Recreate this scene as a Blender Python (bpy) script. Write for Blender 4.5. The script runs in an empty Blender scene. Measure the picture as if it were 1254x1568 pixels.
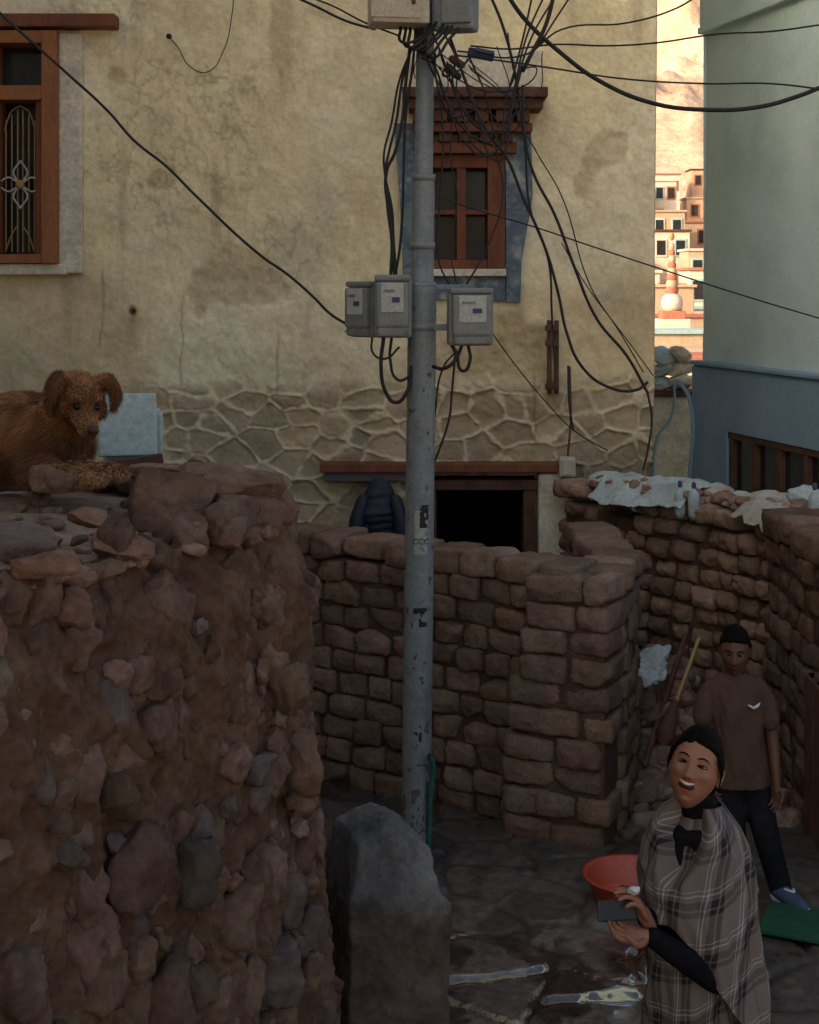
import bpy, bmesh, math, random
import numpy as np
from mathutils import Vector, Matrix
random.seed(7); rng=np.random.default_rng(7)
scene=bpy.context.scene
COL=scene.collection

# ------------------------------------------------------------ numpy noise
def _h(i,j,k):
    n=((i*73856093)^(j*19349663)^(k*83492791))&0xffffffff
    n=((n^(n>>13))*1274126177)&0xffffffff
    n=(n^(n>>16))&0xffffffff
    n=(n*2246822519)&0xffffffff
    n=n^(n>>15)
    return n/4294967295.0
def vnoise(P):
    P=np.asarray(P,float); I=np.floor(P).astype(np.int64); f=P-I; f=f*f*(3-2*f)
    x,y,z=I[:,0],I[:,1],I[:,2]; r=0
    for a in (0,1):
        for b in (0,1):
            for c in (0,1):
                w=(f[:,0] if a else 1-f[:,0])*(f[:,1] if b else 1-f[:,1])*(f[:,2] if c else 1-f[:,2])
                r=r+w*_h(x+a,y+b,z+c)
    return r*2-1
def fbm(P,freq=1,octv=4,off=0):
    P=np.asarray(P,float)*freq+off+11.3; s=0; a=1; t=0
    for o in range(octv):
        s=s+a*vnoise(P); t+=a; a*=.5; P=P*2.03+17.1
    return s/t
def sm(a,b,x):
    t=np.clip((x-a)/(b-a),0,1); return t*t*(3-2*t)
def vor(P,S):
    F1=np.empty(len(P));F2=np.empty(len(P));ID=np.empty(len(P),int)
    for s in range(0,len(P),20000):
        d=np.linalg.norm(P[s:s+20000,None,:]-S[None],axis=2)
        k=np.argpartition(d,1,axis=1)[:,:2]; dd=np.take_along_axis(d,k,1)
        o=np.argsort(dd,1); dd=np.take_along_axis(dd,o,1); k=np.take_along_axis(k,o,1)
        F1[s:s+20000]=dd[:,0];F2[s:s+20000]=dd[:,1];ID[s:s+20000]=k[:,0]
    return F1,F2,ID

# ------------------------------------------------------------ materials
def rgba(c): return (c[0],c[1],c[2],1)
def pmat(name,cols,scale=4,rough=.9,bump=.4,bscale=40,bdist=.01,vcol=False,spec=.25,metal=0,contrast=(.3,.7),fine=.25,coat=0,stretch=None):
    m=bpy.data.materials.new(name); m.use_nodes=True; nt=m.node_tree; N=nt.nodes; L=nt.links
    b=N['Principled BSDF']; b.inputs['Roughness'].default_value=rough
    b.inputs['Specular IOR Level'].default_value=spec; b.inputs['Metallic'].default_value=metal
    b.inputs['Coat Weight'].default_value=coat
    tc=N.new('ShaderNodeTexCoord'); src=tc.outputs['Object']
    if stretch:
        mp=N.new('ShaderNodeMapping'); mp.inputs['Scale'].default_value=stretch; L.new(src,mp.inputs['Vector']); src=mp.outputs[0]
    n1=N.new('ShaderNodeTexNoise'); n1.inputs['Scale'].default_value=scale; n1.inputs['Detail'].default_value=8; n1.inputs['Roughness'].default_value=.62
    L.new(src,n1.inputs['Vector'])
    r=N.new('ShaderNodeValToRGB'); L.new(n1.outputs['Fac'],r.inputs[0])
    e=r.color_ramp.elements; n=len(cols)
    e[0].position=contrast[0]; e[0].color=rgba(cols[0]); e[1].position=contrast[1]; e[1].color=rgba(cols[-1])
    for i in range(1,n-1):
        q=e.new(contrast[0]+(contrast[1]-contrast[0])*i/(n-1)); q.color=rgba(cols[i])
    out=r.outputs[0]
    n2=N.new('ShaderNodeTexNoise'); n2.inputs['Scale'].default_value=bscale; n2.inputs['Detail'].default_value=6; n2.inputs['Roughness'].default_value=.7
    L.new(src,n2.inputs['Vector'])
    if fine:
        mr=N.new('ShaderNodeMapRange'); mr.inputs[1].default_value=.3; mr.inputs[2].default_value=.7
        mr.inputs[3].default_value=1-fine; mr.inputs[4].default_value=1+fine; L.new(n2.outputs['Fac'],mr.inputs[0])
        vm=N.new('ShaderNodeVectorMath'); vm.operation='SCALE'; L.new(out,vm.inputs[0]); L.new(mr.outputs[0],vm.inputs['Scale']); out=vm.outputs[0]
    if vcol:
        at=N.new('ShaderNodeAttribute'); at.attribute_name='Col'
        v2=N.new('ShaderNodeVectorMath'); v2.operation='MULTIPLY'; L.new(out,v2.inputs[0]); L.new(at.outputs['Color'],v2.inputs[1]); out=v2.outputs[0]
    L.new(out,b.inputs['Base Color'])
    if bump:
        bp=N.new('ShaderNodeBump'); bp.inputs['Strength'].default_value=bump; bp.inputs['Distance'].default_value=bdist
        L.new(n2.outputs['Fac'],bp.inputs['Height']); L.new(bp.outputs[0],b.inputs['Normal'])
    return m

W1=(1,1,1)
m_plaster=pmat('facade_plaster',[(.80,.80,.80),(.93,.93,.93),W1],3,.95,.6,24,.014,True,.1,fine=.12)
m_wood=pmat('painted_red_wood',[(.10,.036,.018),(.17,.058,.027),(.21,.078,.038)],6,.65,.4,50,.004,stretch=(1,1,.3))
m_wood2=pmat('orange_wood',[(.20,.072,.026),(.30,.115,.042),(.24,.09,.038)],5,.6,.3,60,.003,stretch=(1,1,.2))
m_wooddk=pmat('old_wood',[(.06,.030,.020),(.13,.062,.04)],8,.8,.6,60,.005)
m_glass=pmat('dark_window_glass',[(.012,.013,.015),(.03,.032,.035)],3,.12,0,20,spec=.5,fine=0)
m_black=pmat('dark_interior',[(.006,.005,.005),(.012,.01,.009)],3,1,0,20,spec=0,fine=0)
m_white=pmat('worn_whitewash',[(.46,.41,.30),(.62,.56,.42),(.70,.65,.50)],7,.9,.5,30,.008)
m_blueband=pmat('worn_blue_paint',[(.33,.35,.32),(.13,.17,.20),(.09,.12,.15),(.16,.20,.21)],5,.85,.5,40,.006,contrast=(.38,.6))
m_gold=pmat('gold_iron',[(.26,.16,.05),(.36,.24,.09)],9,.5,.1,60,.002,spec=.5)
m_mud=pmat('mud_mortar',[(.070,.037,.023),(.110,.062,.040),(.155,.096,.064)],6,.95,.8,40,.016,spec=.1)
m_rock=pmat('wall_stone',[(.078,.046,.031),(.128,.078,.055),(.190,.125,.091)],7,.92,.9,42,.012,True,spec=.12)
m_adobe=pmat('adobe_brick',[(.118,.074,.051),(.165,.108,.077),(.215,.15,.11)],6,.95,.8,50,.010,True,spec=.1)
m_adobemud=pmat('adobe_mortar',[(.065,.040,.028),(.105,.066,.047)],6,.95,.8,50,.012,spec=.1)
m_pole=pmat('galvanised_pole',[(.13,.15,.15),(.20,.22,.22),(.16,.172,.168)],5,.5,.2,60,.002,metal=.1,spec=.35)
m_metalbox=pmat('grey_meter_plastic',[(.15,.16,.145),(.21,.22,.20)],9,.45,.05,80,.002,spec=.5)
m_cream=pmat('cream_enamel',[(.42,.35,.24),(.50,.43,.31)],6,.5,.1,60,.002)
m_label=pmat('meter_label',[(.36,.37,.33),(.46,.46,.40)],20,.35,0,80)
m_cable=pmat('black_cable',[(.012,.012,.013),(.03,.028,.027)],12,.55,0,80)
m_conc=pmat('rough_concrete',[(.056,.047,.040),(.09,.078,.068),(.125,.112,.098)],5,.9,.8,45,.014,True)
m_hill=pmat('hazy_mountain_dirt',[(.50,.35,.24),(.62,.45,.32),(.68,.52,.38)],.10,.95,.8,.8,.6)  # air haze put into the colour: pale, low contrast
m_bluewall=pmat('pale_blue_limewash',[(.43,.56,.55),(.52,.65,.64),(.58,.70,.67)],1.3,.9,.3,25,.008,fine=.08)
m_blue2=pmat('blue_limewash',[(.19,.29,.385),(.25,.36,.45)],2,.9,.3,25,.008,fine=.08)
m_skin=pmat('woman_skin',[(.235,.105,.058),(.295,.14,.080)],18,.5,.1,120,.001,fine=.05,spec=.3)
m_skin2=pmat('boy_skin',[(.085,.040,.024),(.115,.057,.035)],18,.5,.1,120,.001,fine=.05,spec=.3)
m_hair=pmat('dark_hair',[(.005,.004,.0035),(.010,.008,.006)],20,.8,.6,160,.003,spec=.04,stretch=(1,.25,1))
m_blackcloth=pmat('black_knit',[(.006,.006,.008),(.012,.012,.014)],20,.95,.4,200,.002,spec=.03)
m_lip=pmat('red_lips',[(.26,.030,.022),(.33,.045,.033)],30,.4,0,60)
m_mouth=pmat('mouth_inside',[(.03,.006,.005),(.05,.010,.009)],30,.5,0,60)
m_teeth=pmat('teeth',[(.62,.58,.51),(.68,.64,.57)],30,.3,0,60)
m_eyew=pmat('eye_white',[(.26,.23,.20),(.30,.27,.24)],30,.25,0,60)
m_dark=pmat('eye_dark',[(.01,.007,.005),(.015,.01,.008)],30,.25,0,60)
m_tshirt=pmat('brown_tshirt',[(.070,.044,.031),(.095,.062,.045)],10,.95,.3,120,.003,spec=.05)
m_pants=pmat('dark_trousers',[(.010,.010,.012),(.019,.019,.022)],10,.95,.3,120,.003,spec=.05)
m_shoe=pmat('sneaker_blue',[(.04,.06,.10),(.06,.08,.14)],10,.7,.1,90,.002)
m_sole=pmat('sneaker_white',[(.5,.5,.5),(.6,.6,.6)],10,.7,.1,90,.002)
m_tub=pmat('orange_plastic',[(.34,.048,.022),(.42,.07,.032)],6,.4,.05,60,.002,spec=.5)
m_tin=pmat('pale_blue_tin',[(.30,.38,.36),(.42,.48,.44)],5,.6,.2,50,.003)
m_tarp=pmat('pale_tarp',[(.30,.36,.36),(.42,.47,.45)],5,.6,.4,30,.01)
m_sack=pmat('dusty_sack',[(.26,.24,.20),(.38,.35,.30),(.34,.35,.32)],5,.9,.5,60,.006)
m_green=pmat('green_mat',[(.012,.06,.033),(.022,.09,.05)],9,.95,.6,150,.006)
m_hose=pmat('green_hose',[(.02,.10,.075),(.035,.13,.10)],9,.5,0,60)
m_puffer=pmat('navy_puffer',[(.012,.014,.024),(.02,.024,.038)],9,.5,.3,60,.004)
m_furbase=pmat('dog_fur_base',[(.09,.038,.017),(.16,.070,.03)],9,.95,.8,90,.01,spec=.05)
m_dognose=pmat('dog_nose',[(.03,.018,.014),(.05,.03,.022)],9,.35,0,60)
m_grass=pmat('weeds',[(.03,.05,.016),(.06,.08,.024)],9,.8,0,60)
m_phone=pmat('phone_black',[(.008,.008,.010),(.012,.012,.015)],9,.35,0,60,spec=.4)

def fur_mat():
    m=bpy.data.materials.new('dog_fur'); m.use_nodes=True; nt=m.node_tree
    b=nt.nodes['Principled BSDF']; b.inputs['Roughness'].default_value=.7; b.inputs['Specular IOR Level'].default_value=.15
    a=nt.nodes.new('ShaderNodeAttribute'); a.attribute_name='Col'; nt.links.new(a.outputs['Color'],b.inputs['Base Color'])
    return m
m_fur=fur_mat()

def plaid(name,base,dark,light,nu,nv,shear=0):
    m=bpy.data.materials.new(name); m.use_nodes=True; nt=m.node_tree; N=nt.nodes; L=nt.links
    b=N['Principled BSDF']; b.inputs['Roughness'].default_value=.95; b.inputs['Specular IOR Level'].default_value=.05
    uv=N.new('ShaderNodeUVMap'); sp=N.new('ShaderNodeSeparateXYZ'); L.new(uv.outputs[0],sp.inputs[0])
    def ramp(sock,n):
        mu=N.new('ShaderNodeMath'); mu.operation='MULTIPLY'; mu.inputs[1].default_value=n; L.new(sock,mu.inputs[0])
        fr=N.new('ShaderNodeMath'); fr.operation='FRACT'; L.new(mu.outputs[0],fr.inputs[0])
        r=N.new('ShaderNodeValToRGB'); r.color_ramp.interpolation='CONSTANT'; L.new(fr.outputs[0],r.inputs[0])
        e=r.color_ramp.elements; e[0].position=0; e[0].color=rgba(base); e[1].position=.26; e[1].color=rgba(dark)
        for p,c in ((.36,base),(.40,dark),(.54,base),(.64,light),(.67,base),(.74,light),(.76,base)):
            q=e.new(p); q.color=rgba(c)
        return r.outputs[0]
    a=ramp(sp.outputs[0],nu); c=ramp(sp.outputs[1],nv)
    mx=N.new('ShaderNodeMix'); mx.data_type='RGBA'; mx.inputs[0].default_value=.45; L.new(a,mx.inputs[6]); L.new(c,mx.inputs[7])
    nz=N.new('ShaderNodeTexNoise'); nz.inputs['Scale'].default_value=120; nz.inputs['Detail'].default_value=3
    tc=N.new('ShaderNodeTexCoord'); L.new(tc.outputs['Object'],nz.inputs['Vector'])
    bp=N.new('ShaderNodeBump'); bp.inputs['Strength'].default_value=.5; bp.inputs['Distance'].default_value=.004
    L.new(nz.outputs['Fac'],bp.inputs['Height']); L.new(bp.outputs[0],b.inputs['Normal'])
    L.new(mx.outputs[2],b.inputs['Base Color']); return m
m_shawl=plaid('plaid_shawl',(.15,.12,.105),(.026,.023,.028),(.38,.36,.35),6,5)
m_kurta=plaid('plaid_kurta',(.07,.05,.035),(.014,.012,.012),(.16,.135,.12),9,2.5)

def lane_mat():
    m=bpy.data.materials.new('wet_flagstones'); m.use_nodes=True; nt=m.node_tree; N=nt.nodes; L=nt.links
    b=N['Principled BSDF']; b.inputs['Specular IOR Level'].default_value=.6
    tc=N.new('ShaderNodeTexCoord')
    at=N.new('ShaderNodeAttribute'); at.attribute_name='Col'
    sp=N.new('ShaderNodeSeparateColor'); L.new(at.outputs['Color'],sp.inputs[0])
    n2=N.new('ShaderNodeTexNoise'); n2.inputs['Scale'].default_value=22; n2.inputs['Detail'].default_value=7; n2.inputs['Roughness'].default_value=.7
    L.new(tc.outputs['Object'],n2.inputs['Vector'])
    r=N.new('ShaderNodeValToRGB'); e=r.color_ramp.elements; e[0].position=.35; e[0].color=(.034,.026,.020,1); e[1].position=.68; e[1].color=(.088,.071,.057,1)
    L.new(n2.outputs['Fac'],r.inputs[0])
    v=N.new('ShaderNodeVectorMath'); v.operation='SCALE'; L.new(r.outputs[0],v.inputs[0]); L.new(sp.outputs[0],v.inputs['Scale'])
    L.new(v.outputs[0],b.inputs['Base Color'])
    mr=N.new('ShaderNodeMapRange'); mr.inputs[3].default_value=.46; mr.inputs[4].default_value=.04; L.new(sp.outputs[1],mr.inputs[0])
    L.new(mr.outputs[0],b.inputs['Roughness'])
    L.new(sp.outputs[1],b.inputs['Coat Weight']); b.inputs['Coat Roughness'].default_value=.03; b.inputs['Coat IOR'].default_value=1.7
    bs=N.new('ShaderNodeMapRange'); bs.inputs[3].default_value=.6; bs.inputs[4].default_value=.03; L.new(sp.outputs[1],bs.inputs[0])
    bp=N.new('ShaderNodeBump'); bp.inputs['Distance'].default_value=.012; L.new(bs.outputs[0],bp.inputs['Strength']); L.new(n2.outputs['Fac'],bp.inputs['Height'])
    L.new(bp.outputs[0],b.inputs['Normal']); return m
m_lane=lane_mat()

# ------------------------------------------------------------ mesh helpers
def empty(name,loc=(0,0,0)):
    o=bpy.data.objects.new(name,None); o.location=(0,0,0); o.empty_display_size=.1; COL.objects.link(o); return o
def mesh_obj(name,V,F,mat=None,parent=None,smooth=True,col=None,uv=None):
    me=bpy.data.meshes.new(name); V=np.asarray(V,float)
    if isinstance(F,np.ndarray):
        k=F.shape[1]; nf=len(F)
        me.vertices.add(len(V)); me.vertices.foreach_set('co',V.ravel())
        me.loops.add(nf*k); me.loops.foreach_set('vertex_index',F.ravel().astype(np.int32))
        me.polygons.add(nf); me.polygons.foreach_set('loop_start',np.arange(0,nf*k,k,dtype=np.int32))
        me.update(calc_edges=True); me.validate()
    else:
        me.from_pydata(V.tolist(),[],F); me.update()
    me.polygons.foreach_set('use_smooth',np.full(len(me.polygons),smooth))
    if col is not None:
        ca=me.color_attributes.new('Col','FLOAT_COLOR','POINT')
        c=np.ones((len(V),4)); c[:,:3]=col; ca.data.foreach_set('color',c.ravel())
    if uv is not None:
        ul=me.uv_layers.new(name='UVMap'); li=np.empty(len(me.loops),dtype=np.int32); me.loops.foreach_get('vertex_index',li)
        ul.data.foreach_set('uv',np.asarray(uv)[li].ravel())
    if mat: me.materials.append(mat)
    o=bpy.data.objects.new(name,me); COL.objects.link(o)
    if parent: o.parent=parent
    return o
def grid_faces(nu,nv,closed=False):
    i=np.arange(nu-(0 if closed else 1)); j=np.arange(nv-1); I,J=np.meshgrid(i,j,indexing='ij'); I2=(I+1)%nu
    return np.stack([I*nv+J,I2*nv+J,I2*nv+J+1,I*nv+J+1],-1).reshape(-1,4)
_ico={}
def ico(n):
    if n not in _ico:
        bm=bmesh.new(); bmesh.ops.create_icosphere(bm,subdivisions=n,radius=1)
        V=np.array([v.co[:] for v in bm.verts]); F=np.array([[v.index for v in f.verts] for f in bm.faces]); bm.free(); _ico[n]=(V,F)
    return _ico[n]
def comb(parts):
    Vs=[];Fs=[];o=0
    for V,F in parts:
        Vs.append(V); Fs.append(F+o); o+=len(V)
    return np.vstack(Vs),np.vstack(Fs)
def rotm(rx,ry,rz):
    return np.array(Matrix.Rotation(rz,3,'Z')@Matrix.Rotation(ry,3,'Y')@Matrix.Rotation(rx,3,'X'))
def ell(c,r,R=None,n=3):
    V,F=ico(n); V=V*np.array(r)
    if R is not None: V=V@np.array(R).T
    return V+np.array(c),F
def cr(P,n=6):
    P=np.array(P,float)
    if len(P)<3: return P
    Q=np.vstack([2*P[0]-P[1],P,2*P[-1]-P[-2]]); out=[]
    for i in range(1,len(Q)-2):
        for k in range(n):
            t=k/n; a,b,c,d=Q[i-1:i+3]
            out.append(.5*((2*b)+(c-a)*t+(2*a-5*b+4*c-d)*t*t+(3*b-a-3*c+d)*t**3))
    out.append(P[-1]); return np.array(out)
def tube(P,rad,seg=12,n=5,flat=None):
    """triangulated swept tube with round ends; rad list per control point"""
    P=np.array(P,float); rad=np.array(rad if hasattr(rad,'__len__') else [rad]*len(P),float)
    D=cr(np.hstack([P,rad[:,None]]),n); C=D[:,:3]; R=np.maximum(D[:,3],1e-4)
    t0=C[1]-C[0]; t0/=np.linalg.norm(t0); t1=C[-1]-C[-2]; t1/=np.linalg.norm(t1)
    C=np.vstack([C[0]-t0*R[0]*.98,C[0]-t0*R[0]*.7,C,C[-1]+t1*R[-1]*.7,C[-1]+t1*R[-1]*.98]); R=np.concatenate([[R[0]*.15,R[0]*.7],R,[R[-1]*.7,R[-1]*.15]])
    T=np.gradient(C,axis=0); T/=np.linalg.norm(T,axis=1)[:,None]+1e-9
    u=np.cross(T[0],[0,0,1]); 
    if np.linalg.norm(u)<.1: u=np.cross(T[0],[1,0,0])
    u/=np.linalg.norm(u); V=[]; a=np.linspace(0,2*math.pi,seg,endpoint=False)
    for i in range(len(C)):
        u=u-T[i]*u.dot(T[i]); u/=np.linalg.norm(u); w=np.cross(T[i],u)
        V.append(C[i]+R[i]*(np.cos(a)[:,None]*u+np.sin(a)[:,None]*w))
    k=len(C); V=np.vstack(V); F=[]
    q=grid_faces(k,seg); 
    I=np.arange(k-1)
    wrap=np.stack([I*seg+seg-1,(I+1)*seg+seg-1,(I+1)*seg,I*seg],-1)
    q=np.vstack([q,wrap]); F=np.vstack([q[:,[0,1,2]],q[:,[0,2,3]]])
    capa=np.array([[0,j+1,j] for j in range(1,seg-1)]); b=(k-1)*seg; capb=np.array([[b,b+j,b+j+1] for j in range(1,seg-1)])
    return V,np.vstack([F,capa,capb])
def blend(name,parts,mat,parent=None,vox=.006,smooth=6):
    V,F=comb(parts); o=mesh_obj(name,V,F,mat,parent)
    r=o.modifiers.new('r','REMESH'); r.mode='VOXEL'; r.voxel_size=vox; r.use_smooth_shade=True
    s=o.modifiers.new('s','SMOOTH'); s.factor=.5; s.iterations=smooth
    return o
def box(name,c,s,mat,parent=None,rz=0,bev=.006,rx=0,ry=0):
    bm=bmesh.new(); bmesh.ops.create_cube(bm,size=1)
    for v in bm.verts: v.co=Vector((v.co.x*s[0],v.co.y*s[1],v.co.z*s[2]))
    if bev: bmesh.ops.bevel(bm,geom=bm.edges[:],offset=min(bev,min(s)*.45),segments=2,affect='EDGES',profile=.6)
    bmesh.ops.transform(bm,matrix=Matrix.Translation(c)@Matrix.Rotation(rz,4,'Z')@Matrix.Rotation(ry,4,'Y')@Matrix.Rotation(rx,4,'X'),verts=bm.verts)
    me=bpy.data.meshes.new(name); bm.to_mesh(me); bm.free(); me.materials.append(mat)
    o=bpy.data.objects.new(name,me); COL.objects.link(o)
    if parent: o.parent=parent
    return o
def rockV(size,seed,n=4,boxy=.35,rough=.12,chops=7,R=None):
    V,F=ico(n); r=np.random.default_rng(seed)
    m=V/np.max(np.abs(V),axis=1)[:,None]; P=V*(1-boxy)+m*boxy*.85
    for _ in range(chops):
        nn=r.normal(size=3); nn/=np.linalg.norm(nn); d=r.uniform(.55,.85); k=P@nn; P=P-np.outer(np.maximum(k-d,0)*.92,nn)
    P=P*(1+rough*fbm(P,1.6,4,seed*3.7%97)[:,None])
    P=P*np.array(size)
    if R is not None: P=P@np.array(R).T
    return P,F
class Pile:
    def __init__(s): s.p=[]; s.c=[]
    def add(s,V,F,col): s.p.append((V,F)); s.c.append(np.tile(col,(len(V),1)))
    def make(s,name,mat,parent=None):
        V,F=comb(s.p); return mesh_obj(name,V,F,mat,parent,True,np.vstack(s.c))
def tint(r,a=.75,b=1.2,hue=.06):
    k=r.uniform(a,b); return np.array([k*(1+r.uniform(-hue,hue)),k,k*(1+r.uniform(-hue,hue)*1.5)])
def cable(name,pts,r,parent,mat=m_cable,jit=0):
    cu=bpy.data.curves.new(name,'CURVE'); cu.dimensions='3D'; cu.bevel_depth=r; cu.bevel_resolution=2; cu.resolution_u=8
    s=cu.splines.new('BEZIER'); s.bezier_points.add(len(pts)-1)
    for b,p in zip(s.bezier_points,pts):
        b.co=(p[0]+random.uniform(-jit,jit),p[1],p[2]+random.uniform(-jit,jit)); b.handle_left_type=b.handle_right_type='AUTO'
    cu.materials.append(mat); o=bpy.data.objects.new(name,cu); COL.objects.link(o); o.parent=parent; return o

# elevation-drawing scales (drawing unit -> metres) for the facade and for the pole
def fa(u,v,y=11): return ((u-627)/200,y,5.2-v/200)
def po(u,v,y=7.6): return ((u-627)/289.5,y,3-(v-440)/289.5)

# ------------------------------------------------------------ camera / light
cam=bpy.data.cameras.new('camera'); co=bpy.data.objects.new('camera',cam); COL.objects.link(co)
co.location=(0,0,3); co.rotation_euler=(math.pi/2,0,0); cam.sensor_fit='VERTICAL'; cam.sensor_height=36; cam.lens=50.5; cam.shift_y=-.2194
cam.clip_end=3000; cam.clip_start=.05; scene.camera=co
ELEV=24
sd=bpy.data.lights.new('sun','SUN'); sd.energy=3.5; sd.angle=math.radians(.5); sd.color=(1,.79,.56)
so=bpy.data.objects.new('sun',sd); COL.objects.link(so)
d=Vector((1,.6,0)).normalized(); d=Vector((d.x*math.cos(math.radians(ELEV)),d.y*math.cos(math.radians(ELEV)),-math.sin(math.radians(ELEV))))
so.rotation_euler=d.to_track_quat('-Z','Y').to_euler(); so.location=(0,0,30)
w=bpy.data.worlds.new('World'); scene.world=w; w.use_nodes=True; nt=w.node_tree
sk=nt.nodes.new('ShaderNodeTexSky'); sk.sky_type='NISHITA'; sk.sun_disc=False; sk.sun_elevation=math.radians(ELEV); sk.sun_rotation=math.radians(239)
sk.dust_density=6; sk.ozone_density=.1; sk.air_density=1
bg=nt.nodes['Background']; nt.links.new(sk.outputs[0],bg.inputs[0]); bg.inputs[1].default_value=.28
scene.view_settings.view_transform='Standard'; scene.view_settings.look='None'; scene.view_settings.exposure=0

# ------------------------------------------------------------ ground + mountain
def nonuni(parts):
    return np.unique(np.concatenate([np.linspace(a,b,n) for a,b,n in parts]))
xs=nonuni([(-700,-60,20),(-60,-6,30),(-6,120,150),(120,900,24)]); ys=nonuni([(-400,-12,12),(-12,60,26),(60,320,240),(320,1200,30)])
GY=[26,72,84,170,300,420,1200]; GZ=[0,0,.4,14,82,125,320]
X,Y=np.meshgrid(xs,ys,indexing='ij'); P=np.stack([X.ravel(),Y.ravel(),0*X.ravel()],1)
Z=np.interp(P[:,1],GY,GZ)
Z=Z+sm(60,110,P[:,1])*fbm(P,.09,5)*1.0+sm(165,230,P[:,1])*(fbm(P,.03,5)*26-np.abs(fbm(P,.06,5,40))*16)
P[:,2]=Z-.02
mesh_obj('ground',P,grid_faces(len(xs),len(ys)),m_hill)

# paved lane
xs=np.arange(-2.4,3.6,.020); ys=np.arange(2.6,13.5,.024)
X,Y=np.meshgrid(xs,ys,indexing='ij'); P=np.stack([X.ravel(),Y.ravel(),0*X.ravel()],1)
S=np.array([(x+random.uniform(-.17,.17),y+random.uniform(-.17,.17)) for x in np.arange(-2.6,3.9,.42) for y in np.arange(1.8,13.8,.36)])
Q=P[:,:2]+.09*np.stack([fbm(P,3,4),fbm(P,3,4,50)],1)
F1,F2,ID=vor(Q,S); e=F2-F1; hh=rng.uniform(0,.03,len(S))[ID]; tn=rng.uniform(.7,1.25,len(S))[ID]
pn=fbm(P,1.7,5,23)
joint=sm(0,.05,e)
z=.012+joint*.010+hh*joint*.8+fbm(P,4,4,9)*.014
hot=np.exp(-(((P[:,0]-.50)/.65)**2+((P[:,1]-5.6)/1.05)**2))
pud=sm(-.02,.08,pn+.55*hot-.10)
pudlev=.038
z2=np.where(pud>.5,np.minimum(z,pudlev+(z-pudlev)*.2),z)
wet=np.clip(pud*sm(.016,-.002,z2-pudlev),0,1)
P[:,2]=z2
pale=sm(.05,.13,fbm(P*np.array([1,.75,1]),4.2,5,71)+.22*hot-.02)   # puddle glints painted as pale colour, broken patches
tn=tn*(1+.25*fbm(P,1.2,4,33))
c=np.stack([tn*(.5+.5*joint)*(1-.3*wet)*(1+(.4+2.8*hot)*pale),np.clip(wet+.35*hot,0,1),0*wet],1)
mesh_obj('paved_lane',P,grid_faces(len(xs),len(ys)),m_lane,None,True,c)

# ------------------------------------------------------------ main house
house=empty('plastered_house')
OP=[(-3.62,-2.68,3.17,4.93),(.10,.72,3.15,4.0),(.165,.96,-.1,1.56)]
xs=set(np.round(np.arange(-4.4,1.9,.0125),4)); zs=set(np.round(np.concatenate([np.arange(-.05,.9,.03),np.arange(.9,2.5,.010),np.arange(2.5,5.4,.018),np.arange(5.4,7.5,.1)]),4))
for a,b,c_,d_ in OP:
    for s_,q in ((xs,(a,b)),(zs,(c_,d_))):
        for v in q: s_.add(v)
xs=np.array(sorted(xs)); zs=np.array(sorted(zs)); xs=np.append(xs,1.9)
X,Zz=np.meshgrid(xs,zs,indexing='ij'); x=X.ravel(); z=Zz.ravel(); P=np.stack([x,0*x,z],1)
S=[]
for i,zz in enumerate(np.arange(-.1,2.6,.14)):
    for xx in np.arange(-4.6,2.2,.25):
        if random.random()<.78: S.append((xx+(i%2)*.12+random.uniform(-.15,.15),(zz+random.uniform(-.065,.065))*1.4))
S=np.array(S)
Q=np.stack([x,z*1.4],1)+.06*np.stack([fbm(P,4,5),fbm(P,4,5,70)],1)
lo=z<2.5; F1=np.full(len(x),1.);F2=np.full(len(x),1.3);ID=np.zeros(len(x),int)
F1[lo],F2[lo],ID[lo]=vor(Q[lo],S)
e=(F2-F1)+.026*fbm(P,18,4,5)
band=sm(2.34,2.20,z+.14*fbm(P,1.7,5,31))*sm(-1.98,-1.75,x+.1*fbm(P,3,3,77)+ (z-1.7)*.25)
rw=.026+.022*fbm(P,3.5,3,15)
keepr=sm(-.32,-.10,fbm(P,2.6,4,91))
ridge=np.exp(-(np.abs(e)/np.maximum(rw,.010))**4)*band*keepr
lowf=sm(.55,.9,z)
ridge=ridge*lowf
patch=sm(.06,.11,fbm(P,1.15,6,144)+.40*sm(3.5,2.5,z)-.34)*(1-band)   # plaster fallen away
dy=-.022*ridge*(1+.8*fbm(P,24,3,3))+band*(-.018*(rng.uniform(-1,1,len(S))[ID])*sm(.02,.06,e)-.022*fbm(P,8,5,12)) \
   -.03*fbm(P,.9,4,3)-.018*fbm(P,4,4,8)-.009*fbm(P,12,3,2)+.010*patch-.012*patch*fbm(P,18,3,7)
bulge=sm(3.3,2.6,z)*sm(1.9,2.3,z); dy-=.05*bulge*(.6+.9*fbm(P,1.6,4,17))
hole=np.exp(-(((x+2.12)/.028)**2+((z-2.815)/.028)**2)**2); dy+=.06*hole
for a,b,c_,d_ in OP:
    near=sm(.08,0,np.maximum(np.maximum(a-x,x-b),np.maximum(c_-z,z-d_))); dy=dy*(1-near)
cream=np.array([.84,.71,.42]); pale=np.array([.88,.78,.53]); ochre=np.array([.62,.47,.265]); stone=np.array([.37,.29,.19]); mort=np.array([.76,.655,.44]); grey=np.array([.56,.49,.34])
def mixc(A,B,t): return A*(1-t[:,None])+B*t[:,None]
one=np.ones((len(x),1))
C=np.tile(cream,(len(x),1)); C=mixc(C,pale*one,sm(-.2,.4,fbm(P,.8,6,13)))
C=mixc(C,ochre*one,.75*sm(.0,.34,fbm(P,1.3,6,44)+.45*sm(3.4,2.5,z)-.26))
C=mixc(C,ochre*.75*one,.5*sm(.22,.5,fbm(P*np.array([3.5,1,.5]),1.6,5,61)))
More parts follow.
